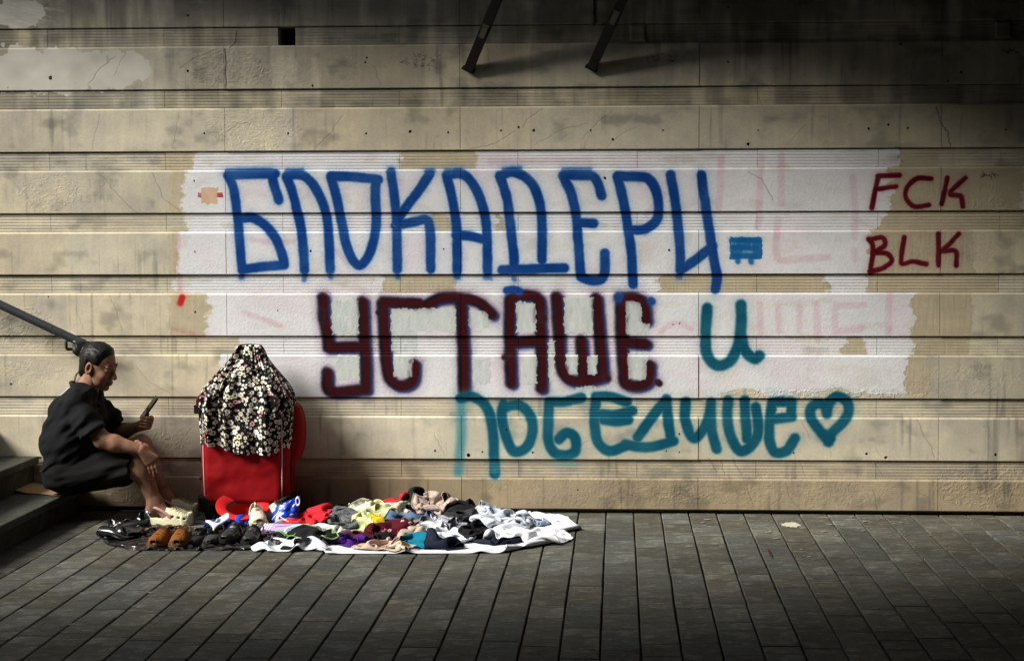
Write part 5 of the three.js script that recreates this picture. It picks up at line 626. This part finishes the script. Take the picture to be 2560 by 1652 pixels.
// ---------------------------------------------------------------- the seated person, the phone and the cardboard
{
  const J = { pel: P(165, 1177, 0.31), waist: P(182, 1106, 0.31), chest: P(192, 1042, 0.31), upper: P(207, 992, 0.31), neckB: P(214, 972, 0.31), head: P(247, 914, 0.315),
    hipN: P(168, 1181, 0.405), hipF: P(170, 1175, 0.205), kneeN: P(353, 1136, 0.465), kneeF: P(352, 1114, 0.20), ankN: P(386, 1254, 0.45), ankF: P(412, 1240, 0.15),
    shN: P(190, 1006, 0.475), shF: P(226, 1000, 0.14), elN: P(254, 1100, 0.545), elF: P(290, 1080, 0.11), wrN: P(352, 1125, 0.535), wrF: P(346, 1066, 0.165) };
  const skinTex = pixelTex(256, 256, (x, y) => { const v = 0.86 + 0.28 * fbm(x / 34, y / 34, 831, 4) + 0.10 * (vn(x / 2, y / 2, 833) - 0.5), b = sstep(0.62, 0.75, fbm(x / 12, y / 12, 835, 3)) * 0.10; return [140 * v * (1 - b), 103 * v * (1 - b * 1.3), 83 * v * (1 - b * 1.3)]; }), skinBump = pixelTex(256, 256, (x, y) => { const v = 255 * (0.5 * fbm(x / 7, y / 7, 837, 3) + 0.5 * vn(x / 1.8, y / 1.8, 839)); return [v, v, v]; }, false); skinTex.repeat.set(5, 5); skinBump.repeat.set(9, 9);
  const base = V(J.pel.x, 0, 0.31), t = thing('person', 'person in black shirt and shorts sitting on the step looking at a phone', 'person', base.toArray());
  const skin = M({ map: skinTex, bumpMap: skinBump, bumpScale: 0.0012, roughness: 0.72 }), clothM = fab(lin(0.011, 0.012, 0.014), { vertexColors: true, color: lin(1, 1, 1), roughness: 0.92 });
  const loc = (g) => { g.translate(-base.x, 0, -base.z); return g; };
  const box = (pts, m) => { const b = new THREE.Box3().setFromPoints(pts); return [b.min.subScalar(m), b.max.addScalar(m)]; };
  // --- skin: arms, legs, neck, a core of the trunk
  const bones = [[J.pel, J.waist, 0.105, 0.115], [J.waist, J.chest, 0.115, 0.105], [J.chest, J.upper, 0.105, 0.075], [J.upper, J.head, 0.062, 0.050], [J.shN, J.upper, 0.05, 0.06], [J.shF, J.upper, 0.05, 0.06], [J.hipN, P(335, 1162, 0.46), 0.080, 0.062], [P(335, 1162, 0.46), J.kneeN, 0.062, 0.056], [J.hipF, J.kneeF, 0.085, 0.056],
    [J.kneeN, P(352, 1178, 0.462), 0.058, 0.056], [P(352, 1178, 0.462), J.ankN, 0.056, 0.036], [J.kneeF, P(368, 1160, 0.19), 0.055, 0.053], [P(368, 1160, 0.19), J.ankF, 0.053, 0.034], [J.ankN, P(376, 1280, 0.45), 0.036, 0.034], [J.ankN, P(418, 1288, 0.465), 0.034, 0.028], [P(418, 1288, 0.465), P(458, 1297, 0.475), 0.028, 0.022], [J.ankF, P(405, 1260, 0.15), 0.034, 0.030], [J.ankF, P(440, 1268, 0.16), 0.033, 0.026],
    [J.shN, J.elN, 0.052, 0.043], [J.elN, P(285, 1108, 0.545), 0.043, 0.043], [P(285, 1108, 0.545), J.wrN, 0.043, 0.028], [J.shF, J.elF, 0.050, 0.042], [J.elF, P(312, 1076, 0.13), 0.042, 0.040], [P(312, 1076, 0.13), J.wrF, 0.040, 0.027]];
  const bodyF = (x, y, z) => { let d = 1e9; for (const [a, b, ra, rb] of bones) { if (Math.min(a.x, b.x) - 0.22 > x || Math.max(a.x, b.x) + 0.22 < x) continue; const c = cap(x, y, z, a, b, ra, rb); d = d > 1 ? c : smin(d, c, 0.022); } return d; };
  const [b0, b1] = box(bones.flatMap(([a, b]) => [a, b]), 0.13); b0.y = Math.max(b0.y, 0.012);
  const bodyG = nets(bodyF, b0, b1, 0.0105);
  // --- head, in its own frame: x forward, y up, z towards the passage
  const yaw = 0.32, pit = 0.33, HQ = new THREE.Quaternion().setFromEuler(new THREE.Euler(0.06, -yaw, -pit, 'YZX')), HI = HQ.clone().invert(), hs = 0.97;
  const E = (x, y, z, c, r) => ell(x, y, z, c[0], c[1], c[2], r[0], r[1], r[2]);
  const headF = (x, y, z) => {
    const az = Math.abs(z);
    let d = E(x, y, z, [-0.012, 0.026, 0], [0.098, 0.092, 0.077]);
    d = smin(d, E(x, y, z, [0.030, -0.040, 0], [0.062, 0.076, 0.060]), 0.03);
    d = smin(d, E(x, y, az, [0.010, -0.075, 0.036], [0.048, 0.030, 0.020]), 0.025);            // jaw
    d = smin(d, E(x, y, z, [0.068, -0.104, 0], [0.022, 0.019, 0.024]), 0.02);                   // chin
    d = smin(d, E(x, y, az, [0.058, -0.030, 0.040], [0.026, 0.022, 0.018]), 0.018);             // cheekbone
    d = smin(d, E(x, y, az, [0.080, 0.026, 0.024], [0.013, 0.009, 0.022]), 0.014);              // brow
    d = Math.max(d, -(E(x, y, az, [0.101, 0.006, 0.032], [0.014, 0.009, 0.017])));             // eye hollow
    d = smin(d, E(x, y, az, [0.075, 0.004, 0.031], [0.014, 0.012, 0.016]), 0.006);              // lids
    d = smin(d, cap(x, y, z, { x: 0.089, y: 0.012, z: 0 }, { x: 0.112, y: -0.030, z: 0 }, 0.009, 0.0135), 0.010);
    d = smin(d, E(x, y, az, [0.098, -0.036, 0.011], [0.011, 0.009, 0.009]), 0.007);             // nostrils
    d = smin(d, E(x, y, z, [0.090, -0.062, 0], [0.013, 0.0075, 0.023]), 0.006); d = smin(d, E(x, y, z, [0.088, -0.078, 0], [0.013, 0.008, 0.020]), 0.006);
    d = Math.max(d, -E(x, y, z, [0.104, -0.0695, 0], [0.010, 0.0022, 0.022]));
    let e = E(x, y, az, [-0.012, -0.010, 0.078], [0.022, 0.036, 0.012]); e = Math.max(e, -E(x, y, az, [-0.006, -0.006, 0.088], [0.012, 0.022, 0.012])); d = smin(d, e, 0.005);   // ears
    d = smin(d, cap(x, y, z, { x: -0.030, y: -0.050, z: 0 }, { x: -0.052, y: -0.17, z: 0 }, 0.052, 0.060), 0.02);
    return d;
  };
  const place = (g, s = hs) => { g.scale(s, s, s); g.applyQuaternion(HQ); g.translate(J.head.x, J.head.y, J.head.z); g.computeVertexNormals(); return g; };
  const headG = place(nets(headF, V(-0.13, -0.17, -0.10), V(0.135, 0.135, 0.10), 0.0038));
  // --- hands: palm, four fingers of two bends each, thumb
  const hand = (palm, fingers, thumb, extra) => { const parts = [...palm.map((p) => [...p]), ...fingers.flatMap((f) => f.slice(0, -1).map((p, i) => [p, f[i + 1], 0.0098 - 0.0009 * i, 0.0092 - 0.0011 * i])), ...thumb.slice(0, -1).map((p, i) => [p, thumb[i + 1], 0.0125 - 0.0015 * i, 0.0108 - 0.0015 * i])]; const np = palm.length, f = (x, y, z) => { let d = 1e9; for (let i = 0; i < parts.length; i++) { const [a, b, ra, rb] = parts[i], c = cap(x, y, z, a, b, ra, rb); d = i < np ? (i ? smin(d, c, 0.012) : c) : smin(d, c, 0.0035); } return d; }; const [lo, hi] = box(parts.flatMap((p) => [p[0], p[1]]), 0.03); return nets(f, lo, hi, 0.0034); };
  const kn = [0, 1, 2, 3].map((i) => P(371 + i * 7.5 - 4, 1154 - i * 4.5 + 3, 0.525 - 0.004 * Math.abs(i - 1.5)));
  const nFing = kn.map((k, i) => { const l = [0.9, 1.05, 1.0, 0.78][3 - i]; return [k, k.clone().add(V(0.012 * l, -0.036 * l, -0.004)), k.clone().add(V(0.016 * l, -0.062 * l, -0.014)), k.clone().add(V(0.013 * l, -0.080 * l, -0.024))]; });
  const handN = hand([[J.wrN, kn[0], 0.024, 0.016], [J.wrN, kn[1], 0.024, 0.017], [J.wrN, kn[2], 0.024, 0.017], [J.wrN, kn[3], 0.024, 0.015]], nFing, [P(353, 1118, 0.53), P(351, 1110, 0.52), P(344, 1104, 0.515), P(338, 1104, 0.515)]);
  const fk = [0, 1, 2, 3].map((i) => P(377 - i * 2.2, 1045 + i * 7.6, 0.165));
  const fFing = fk.map((k, i) => [k, P(379 - i * 2.2, 1046 + i * 7.6, 0.200), P(368 - i * 2, 1045 + i * 7.8, 0.222), P(353 - i * 1.5, 1042 + i * 8, 0.226)]);
  const handF = hand([[J.wrF, fk[0], 0.024, 0.015], [J.wrF, fk[1], 0.024, 0.016], [J.wrF, fk[2], 0.024, 0.016], [J.wrF, fk[3], 0.024, 0.014]], fFing, [P(358, 1062, 0.14), P(364, 1052, 0.125), P(367, 1042, 0.130), P(369, 1033, 0.142)]);
  
  mesh('body', loc(mergeGeometries([bodyG, headG, handN, handF])), skin, t);
  // --- eyebrows, lips
  const brow = M({ color: lin(0.02, 0.014, 0.01), roughness: 0.9 });
  for (const s of [-1, 1]) mesh('eyebrow', loc(place(tube([V(0.092, 0.032, s * 0.014), V(0.0885, 0.037, s * 0.030), V(0.077, 0.033, s * 0.046)], 0.0026, 14, 6))), brow, t);
  for (const s of [-1, 1]) mesh('eyelash', loc(place(tube([V(0.091, -0.002, s * 0.020), V(0.0915, -0.005, s * 0.031), V(0.085, -0.003, s * 0.043)], 0.0009, 14, 5))), brow, t);
  mesh('lips', loc(place(tube([V(0.094, -0.0695, -0.019), V(0.1015, -0.069, 0), V(0.094, -0.0695, 0.019)], 0.0042, 14, 6))), M({ color: lin(0.20, 0.075, 0.06), roughness: 0.5 }), t);
  // --- hair drawn back into a knot
  const hairM = M({ color: lin(0.008, 0.007, 0.0065), roughness: 0.5, specularIntensity: 0.5 });
  const hairF = (x, y, z) => {
    const az = Math.abs(z), st = 0.0012 * Math.sin(z * 420 + fbm(x * 20, y * 30, 801, 2) * 6) + 0.005 * (fbm(x * 9 + 40, (y * 0.6 + az) * 40, 805, 3) - 0.5) * 2;
    const line = x < -0.01 ? -0.085 + (x + 0.01) * 0.2 : 0;               // hairline: temple, over the ear, nape
    const cut = Math.max(x - (0.058 + 0.26 * (y - 0.06) - az * 0.15), (x > -0.034 ? (0.020 - 0.18 * (az - 0.06)) - y : (-0.075 - y)));
    const sk = E(x, y, z, [-0.012, 0.026, 0], [0.098, 0.092, 0.077]); let d = Math.max(sk + st * clamp(-cut / 0.02) - 0.0015 - 0.0105 * sstep(0, 0.035, -cut), cut * 0.8, -(sk + 0.012));
    d = smin(d, E(x, y, z, [-0.068, -0.045, 0], [0.040, 0.058, 0.060]) + st, 0.02);
    d = smin(d, E(x, y, z, [-0.136, 0.048, 0.004], [0.046, 0.040, 0.046]) + 0.004 * Math.sin(y * 190 + x * 120 + z * 60) , 0.016);
    return d;
  };
  const hair = mesh('hair', loc(place(nets(hairF, V(-0.18, -0.12, -0.11), V(0.11, 0.15, 0.11), 0.004))), hairM, t); { const p = hair.geometry; p.deleteAttribute('uv'); }
  const R = rng(12); for (let i = 0; i < 16; i++) { const a = R(), z0 = (R() - 0.3) * 0.10; const pts = i < 2 ? [V(0.066, 0.090, 0.01), V(0.098, 0.090 + i * 0.006, 0.015), V(0.114, 0.072, 0.015), V(0.116, 0.052 + i * 0.006, 0.012)] : i < 9 ? [V(-0.08, -0.05, z0), V(-0.095 - a * 0.01, -0.09, z0), V(-0.090 - a * 0.02, -0.125 - a * 0.02, z0)] : [V(-0.06, 0.10, z0), V(-0.10, 0.095 + a * 0.02, z0), V(-0.145, 0.08 + a * 0.02, z0 * 0.6)]; mesh('hair_strand', loc(place(tube(pts, i < 2 ? 0.0007 : 0.0011, 12, 4))), hairM, t); }
  { const Q = rng(33), fine = []; for (let i = 0; i < 190; i++) { const ph = (i / 189 * 2 - 1) * 1.75 + (Q() - 0.5) * 0.1, st = 0.75 + Q() * 0.9, d0 = V(Math.cos(st) * Math.cos(ph * 0.45) * 0.75, Math.cos(ph) * 0.9 + 0.10, Math.sin(ph)).normalize(), d1 = V(-1, 0.26 + 0.2 * Math.cos(ph), 0.30 * Math.sin(ph)).normalize(), pts = []; if (d0.y < 0.05 && d0.x > -0.2) continue; for (let k = 0; k <= 7; k++) { const dr = d0.clone().lerp(d1, k / 7).normalize(), o = 1.0 + 0.012 * Math.sin(k * 2 + i) + (Q() - 0.5) * 0.014; pts.push(V(-0.012 + dr.x * 0.1085 * o, 0.026 + dr.y * 0.1035 * o, dr.z * 0.0885 * o)); } fine.push(tube(pts, 0.0011 + Q() * 0.0008, 16, 4)); } mesh('fine_hair', loc(place(mergeGeometries(fine))), hairM, t); }
  mesh('hair_tie', loc(place((() => { const g = new THREE.TorusGeometry(0.022, 0.006, 8, 18); g.rotateY(Math.PI / 2); g.rotateZ(0.25); g.translate(-0.098, 0.050, 0.002); return g; })())), M({ color: lin(0.01, 0.01, 0.012) }), t);
  // --- shirt and shorts: looser skins over the same bones, with folds
  const zoff = (p, z) => V(p.x, p.y, p.z + z), chain = (z, k) => [[zoff(J.pel, z), zoff(J.waist, z), 0.112 * k, 0.142 * k], [zoff(J.waist, z), zoff(J.chest, z), 0.142 * k, 0.122 * k], [zoff(J.chest, z), zoff(J.upper, z * 0.75), 0.122 * k, 0.082 * k]];
  const slN = P(233, 1084, 0.535), slF = P(286, 1068, 0.115), dN = slN.clone().sub(J.shN).normalize(), dF = slF.clone().sub(J.shF).normalize();
  const tor = [...chain(0.075, 1), ...chain(-0.075, 1), [zoff(J.upper, 0.05), J.shN, 0.075, 0.066], [zoff(J.upper, -0.05), J.shF, 0.075, 0.064]];
  const fold = (x, y, z, k) => { const u = (x * 0.8 + y * 0.6), v = (y * 0.8 - x * 0.6); const a = n3(u * 9 + 20, v * 26 + 50, z * 9 + 30, 811) - 0.5, b = n3(u * 20 + 20, v * 48 + 80, z * 16 + 30, 815) - 0.5; return k * (0.032 * a + 0.014 * b); };
  const hb = P(105, 1176, 0.31), hf = P(272, 1142, 0.31);
  const shirtF = (x, y, z) => {
    let d = 1e9; for (const [a, b, ra, rb] of tor) { const c = cap(x, y, z, a, b, ra, rb); d = d > 1 ? c : smin(d, c, 0.045); }
    let s = cap(x, y, z, J.shN, slN.clone().addScaledVector(dN, 0.03), 0.064, 0.074); s = Math.max(s, (x - slN.x) * dN.x + (y - slN.y) * dN.y + (z - slN.z) * dN.z); d = smin(d, s, 0.02);
    s = cap(x, y, z, J.shF, slF.clone().addScaledVector(dF, 0.03), 0.064, 0.076); s = Math.max(s, (x - slF.x) * dF.x + (y - slF.y) * dF.y + (z - slF.z) * dF.z); d = smin(d, s, 0.02);
    d += fold(x, y, z, 1);
    d = Math.max(d, (hb.y + (hf.y - hb.y) * (x - hb.x) / (hf.x - hb.x) + 0.006 * Math.sin(z * 40 + x * 30)) - y);
    d = Math.max(d, -(cap(x, y, z, V(J.upper.x + 0.012, J.upper.y + 0.035, J.upper.z), V(J.head.x + 0.01, J.head.y, J.head.z), 0.054, 0.066)));
    d = Math.max(d, -(cap(x, y, z, V(J.upper.x + 0.078, J.upper.y - 0.02, J.upper.z + 0.02), V(J.head.x + 0.04, J.head.y - 0.04, J.head.z), 0.024, 0.05)));
    return d;
  };
  const [s0, s1] = box([...tor.flatMap(([a, b]) => [a, b]), slN, slF], 0.16), shirtG = nets(shirtF, s0, s1, 0.0085);
  { const p = shirtG.attributes.position, n = shirtG.attributes.normal, c = new Float32Array(p.count * 3), y0 = P(100, 1175, 0.3).y, y1 = P(100, 962, 0.3).y; for (let i = 0; i < p.count; i++) { const y = p.getY(i), z = p.getZ(i), on = n.getX(i) < -0.55 && y > y0 && y < y1 && z > 0.20 && z < 0.43 && vn(y * 60, z * 60, 821) > 0.16 && !(y < y1 - 0.09 && z > 0.25 && z < 0.36 && vn(y * 34, z * 30, 823) > 0.5), k = on ? 0.28 : 0.007; c[3 * i] = k; c[3 * i + 1] = k * 1.03; c[3 * i + 2] = k * 1.12; } shirtG.setAttribute('color', new THREE.BufferAttribute(c, 3)); }
  mesh('shirt', loc(shirtG), clothM, t).userData.label = 'black short sleeved shirt with a grey print on the back';
  const collar = tube([V(J.upper.x - 0.058, J.upper.y + 0.072, J.upper.z - 0.03), V(J.upper.x - 0.060, J.upper.y + 0.075, J.upper.z + 0.02), V(J.upper.x - 0.01, J.upper.y + 0.05, J.upper.z + 0.078), V(J.upper.x + 0.05, J.upper.y + 0.01, J.upper.z + 0.066), V(J.upper.x + 0.095, J.upper.y - 0.045, J.upper.z + 0.03)], 0.011, 34, 8); mesh('collar', loc(collar), fab(lin(0.014, 0.015, 0.018)), t);
  const hemN = P(331, 1182, 0.455), hemF = P(335, 1140, 0.2), eN = V(0.98, -0.14, 0.05).normalize(), eF = V(0.9, 0.35, 0).normalize();
  const shortsF = (x, y, z) => {
    let d = smin(cap(x, y, z, zoff(J.pel, 0.07), zoff(J.waist, 0.06), 0.108, 0.11), cap(x, y, z, zoff(J.pel, -0.07), zoff(J.waist, -0.06), 0.108, 0.11), 0.05);
    let a = cap(x, y, z, V(J.hipN.x, J.hipN.y, J.hipN.z), P(345, 1170, 0.46), 0.114, 0.096); a = Math.max(a, (x - hemN.x) * eN.x + (y - hemN.y) * eN.y + (z - hemN.z) * eN.z);
    let b = cap(x, y, z, J.hipF, P(350, 1128, 0.2), 0.108, 0.080); b = Math.max(b, (x - hemF.x) * eF.x + (y - hemF.y) * eF.y);
    d = smin(smin(d, a, 0.05), b, 0.05) + fold(x * 0.6, y * 1.4, z, 0.8); return Math.max(d, 0.152 - y + (x > -2.93 ? -9 : 0));
  };
  const [q0, q1] = box([J.pel, J.waist, J.hipN, J.hipF, hemN, hemF], 0.15), shG = nets(shortsF, q0, q1, 0.009); { const c = new Float32Array(shG.attributes.position.count * 3).fill(0.0055); shG.setAttribute('color', new THREE.BufferAttribute(c, 3)); } mesh('shorts', loc(shG), clothM, t);
  // --- foam clogs
  const clog = (ank, px, py, z, turn, col, strapCol) => {
    const foam = M({ color: col, roughness: 0.7 }), L = 0.25, o = P(px, py, z), q = new THREE.Quaternion().setFromAxisAngle(V(0, 1, 0), turn), pl = (g) => loc(g.applyQuaternion(q).translate(o.x, 0, o.z));
    const wd = (s) => (s < 0.12 ? 0.034 * Math.sqrt(Math.max(0, 1 - ((0.12 - s) / 0.125) ** 2)) + 0.002 : s > 0.8 ? 0.049 * Math.sqrt(Math.max(0, 1 - ((s - 0.8) / 0.205) ** 2)) + 0.002 : lerp(0.034, 0.049, sstep(0.12, 0.7, s)));
    const f = (x, y, zz) => { const s = (x + L / 2) / L, w = wd(clamp(s)); const end = Math.max(-s, s - 1) * L; const hgt = s > 0.42 ? 0.104 - 0.036 * sstep(0.5, 1.0, s) : 0.048; const e = Math.pow(Math.pow(Math.abs(zz) / w, 2.6) + Math.pow(Math.max(0, y - 0.020) / (hgt - 0.020), 2.6), 1 / 2.6) - 1; let d = Math.max(e * 0.03, end, 0.003 * Math.sin(s * 26) * (s > 0.1 && s < 0.9 ? 1 : 0) - y); const wi = w - 0.007, c = Math.max(Math.pow(Math.pow(Math.abs(zz) / Math.max(0.004, wi), 2.4) + Math.pow(Math.max(0, y - 0.03) / (hgt - 0.027 + (s < 0.46 ? 0.2 : 0)), 2.4), 1 / 2.4) * 0.03 - 0.03, 0.030 - y, (0.05 - s) * L, (s - 0.93) * L); d = Math.max(d, -c); for (const [hx, hy] of [[0.62, 0.047], [0.75, 0.042], [0.87, 0.036]]) d = Math.max(d, 0.0062 - Math.hypot((s - hx) * L * 0.75, (y - hy) * 1.2) - (zz > 0 ? 0 : 1)); return d; };
    const c = new THREE.Group(); const m = mesh('clog', pl(nets(f, V(-L / 2 - 0.01, -0.006, -0.058), V(L / 2 + 0.01, 0.092, 0.058), 0.0038)), foam, t);
    mesh('strap', pl(tube([V(0.012, 0.050, 0.046), V(-0.02, 0.072, 0.047), V(-0.06, 0.090, 0.043), V(-0.098, 0.094, 0.022), V(-0.108, 0.094, 0), V(-0.098, 0.094, -0.022), V(-0.06, 0.090, -0.043), V(0.012, 0.05, -0.046)], 0.0072, 40, 8)), M({ color: strapCol, roughness: 0.7 }), m);
    const k = new THREE.CylinderGeometry(0.010, 0.010, 0.006, 16); k.rotateX(Math.PI / 2); k.translate(0.012, 0.050, 0.048); mesh('rivet', pl(k), M({ color: strapCol, roughness: 0.6 }), m);
  };
  clog(J.ankN, 424, 1308, 0.455, -0.10, lin(0.66, 0.62, 0.42), lin(0.50, 0.28, 0.25)); clog(J.ankF, 437, 1280, 0.15, -0.02, lin(0.66, 0.62, 0.42), lin(0.50, 0.28, 0.25));

  // --- phone in the hand
  const u = V(0.575, 0.80, -0.10).normalize(), n0 = V(-0.80, 0.575, 0.42), n = n0.addScaledVector(u, -n0.dot(u)).normalize(), w = new THREE.Vector3().crossVectors(u, n), mt = new THREE.Matrix4().makeBasis(w, u, n), pc = P(371, 1021, 0.172);
  const ph = thing('smartphone', 'black smartphone held up in the hand of the seated person', 'phone', pc.toArray());
  const sh = new THREE.Shape(), a = 0.036, b = 0.074, r = 0.009; sh.moveTo(-a + r, -b); sh.lineTo(a - r, -b); sh.quadraticCurveTo(a, -b, a, -b + r); sh.lineTo(a, b - r); sh.quadraticCurveTo(a, b, a - r, b); sh.lineTo(-a + r, b); sh.quadraticCurveTo(-a, b, -a, b - r); sh.lineTo(-a, -b + r); sh.quadraticCurveTo(-a, -b, -a + r, -b);
  const pg = new THREE.ExtrudeGeometry(sh, { depth: 0.006, bevelEnabled: true, bevelSize: 0.001, bevelThickness: 0.0015, bevelSegments: 2 }); pg.translate(0, 0, -0.003); mesh('case', pg.applyMatrix4(mt), M({ color: lin(0.012, 0.014, 0.013), roughness: 0.4 }), ph);
  const sc = new THREE.PlaneGeometry(0.066, 0.140); sc.translate(0, 0, 0.0053); mesh('screen', sc.applyMatrix4(mt), M({ color: lin(0.02, 0.025, 0.024), roughness: 0.12 }), ph);
  const cb = new THREE.BoxGeometry(0.022, 0.024, 0.002); cb.translate(0.018, 0.055, -0.0055); mesh('camera_bump', cb.applyMatrix4(mt), M({ color: lin(0.01, 0.01, 0.01), roughness: 0.2 }), ph);

  // --- cardboard to sit on
  const cm = M({ color: lin(0.36, 0.235, 0.125), roughness: 0.9, bumpMap: weave, bumpScale: 0.0008 }), sheet = (nx, nz, f, th) => { const ps = [], us = [], ix = []; for (const s of [1, 0]) for (let j = 0; j <= nz; j++) for (let i = 0; i <= nx; i++) { const q = f(i / nx, j / nz); ps.push(q[0], q[1] + s * th, q[2]); us.push(q[0], q[2]); } const K = (nx + 1) * (nz + 1), id = (s, i, j) => (s ? 0 : K) + j * (nx + 1) + i; for (let j = 0; j < nz; j++) for (let i = 0; i < nx; i++) { ix.push(id(1, i, j), id(1, i, j + 1), id(1, i + 1, j), id(1, i + 1, j), id(1, i, j + 1), id(1, i + 1, j + 1)); ix.push(id(0, i, j), id(0, i + 1, j), id(0, i, j + 1), id(0, i + 1, j), id(0, i + 1, j + 1), id(0, i, j + 1)); } for (let i = 0; i < nx; i++) for (const j of [0, nz]) { const q = [id(1, i, j), id(1, i + 1, j), id(0, i, j), id(0, i + 1, j)]; ix.push(q[0], q[1], q[2], q[1], q[3], q[2]); } for (let j = 0; j < nz; j++) for (const i of [0, nx]) { const q = [id(1, i, j), id(1, i, j + 1), id(0, i, j), id(0, i, j + 1)]; ix.push(q[0], q[1], q[2], q[1], q[3], q[2]); } const g = new THREE.BufferGeometry(); g.setAttribute('position', new THREE.Float32BufferAttribute(ps, 3)); g.setAttribute('uv', new THREE.Float32BufferAttribute(us, 2)); g.setIndex(ix); const h = g.toNonIndexed(); h.computeVertexNormals(); return h; };
  const cd = thing('cardboard', 'flattened brown cardboard laid on the stone step as a seat', 'cardboard', [-3.06, 0.139, 0.2]);
  mesh('seat_sheet', sheet(16, 10, (i, j) => [-0.16 + i * 0.325, 0.001 + 0.012 * Math.pow(Math.max(0, 0.35 - i) / 0.35, 2) + 0.003 * (vn(i * 4, j * 3, 9)), -0.17 + j * (0.40 - 0.10 * (1 - i))], 0.005), cm, cd);
  mesh('bent_flap', sheet(8, 6, (i, j) => [-0.085 + i * 0.09 + j * 0.03, 0.012 + j * 0.095 - 0.01 * i, -0.165 - j * 0.008 + 0.012 * i], 0.004), cm, cd);
}
renderer.render(scene, camera);
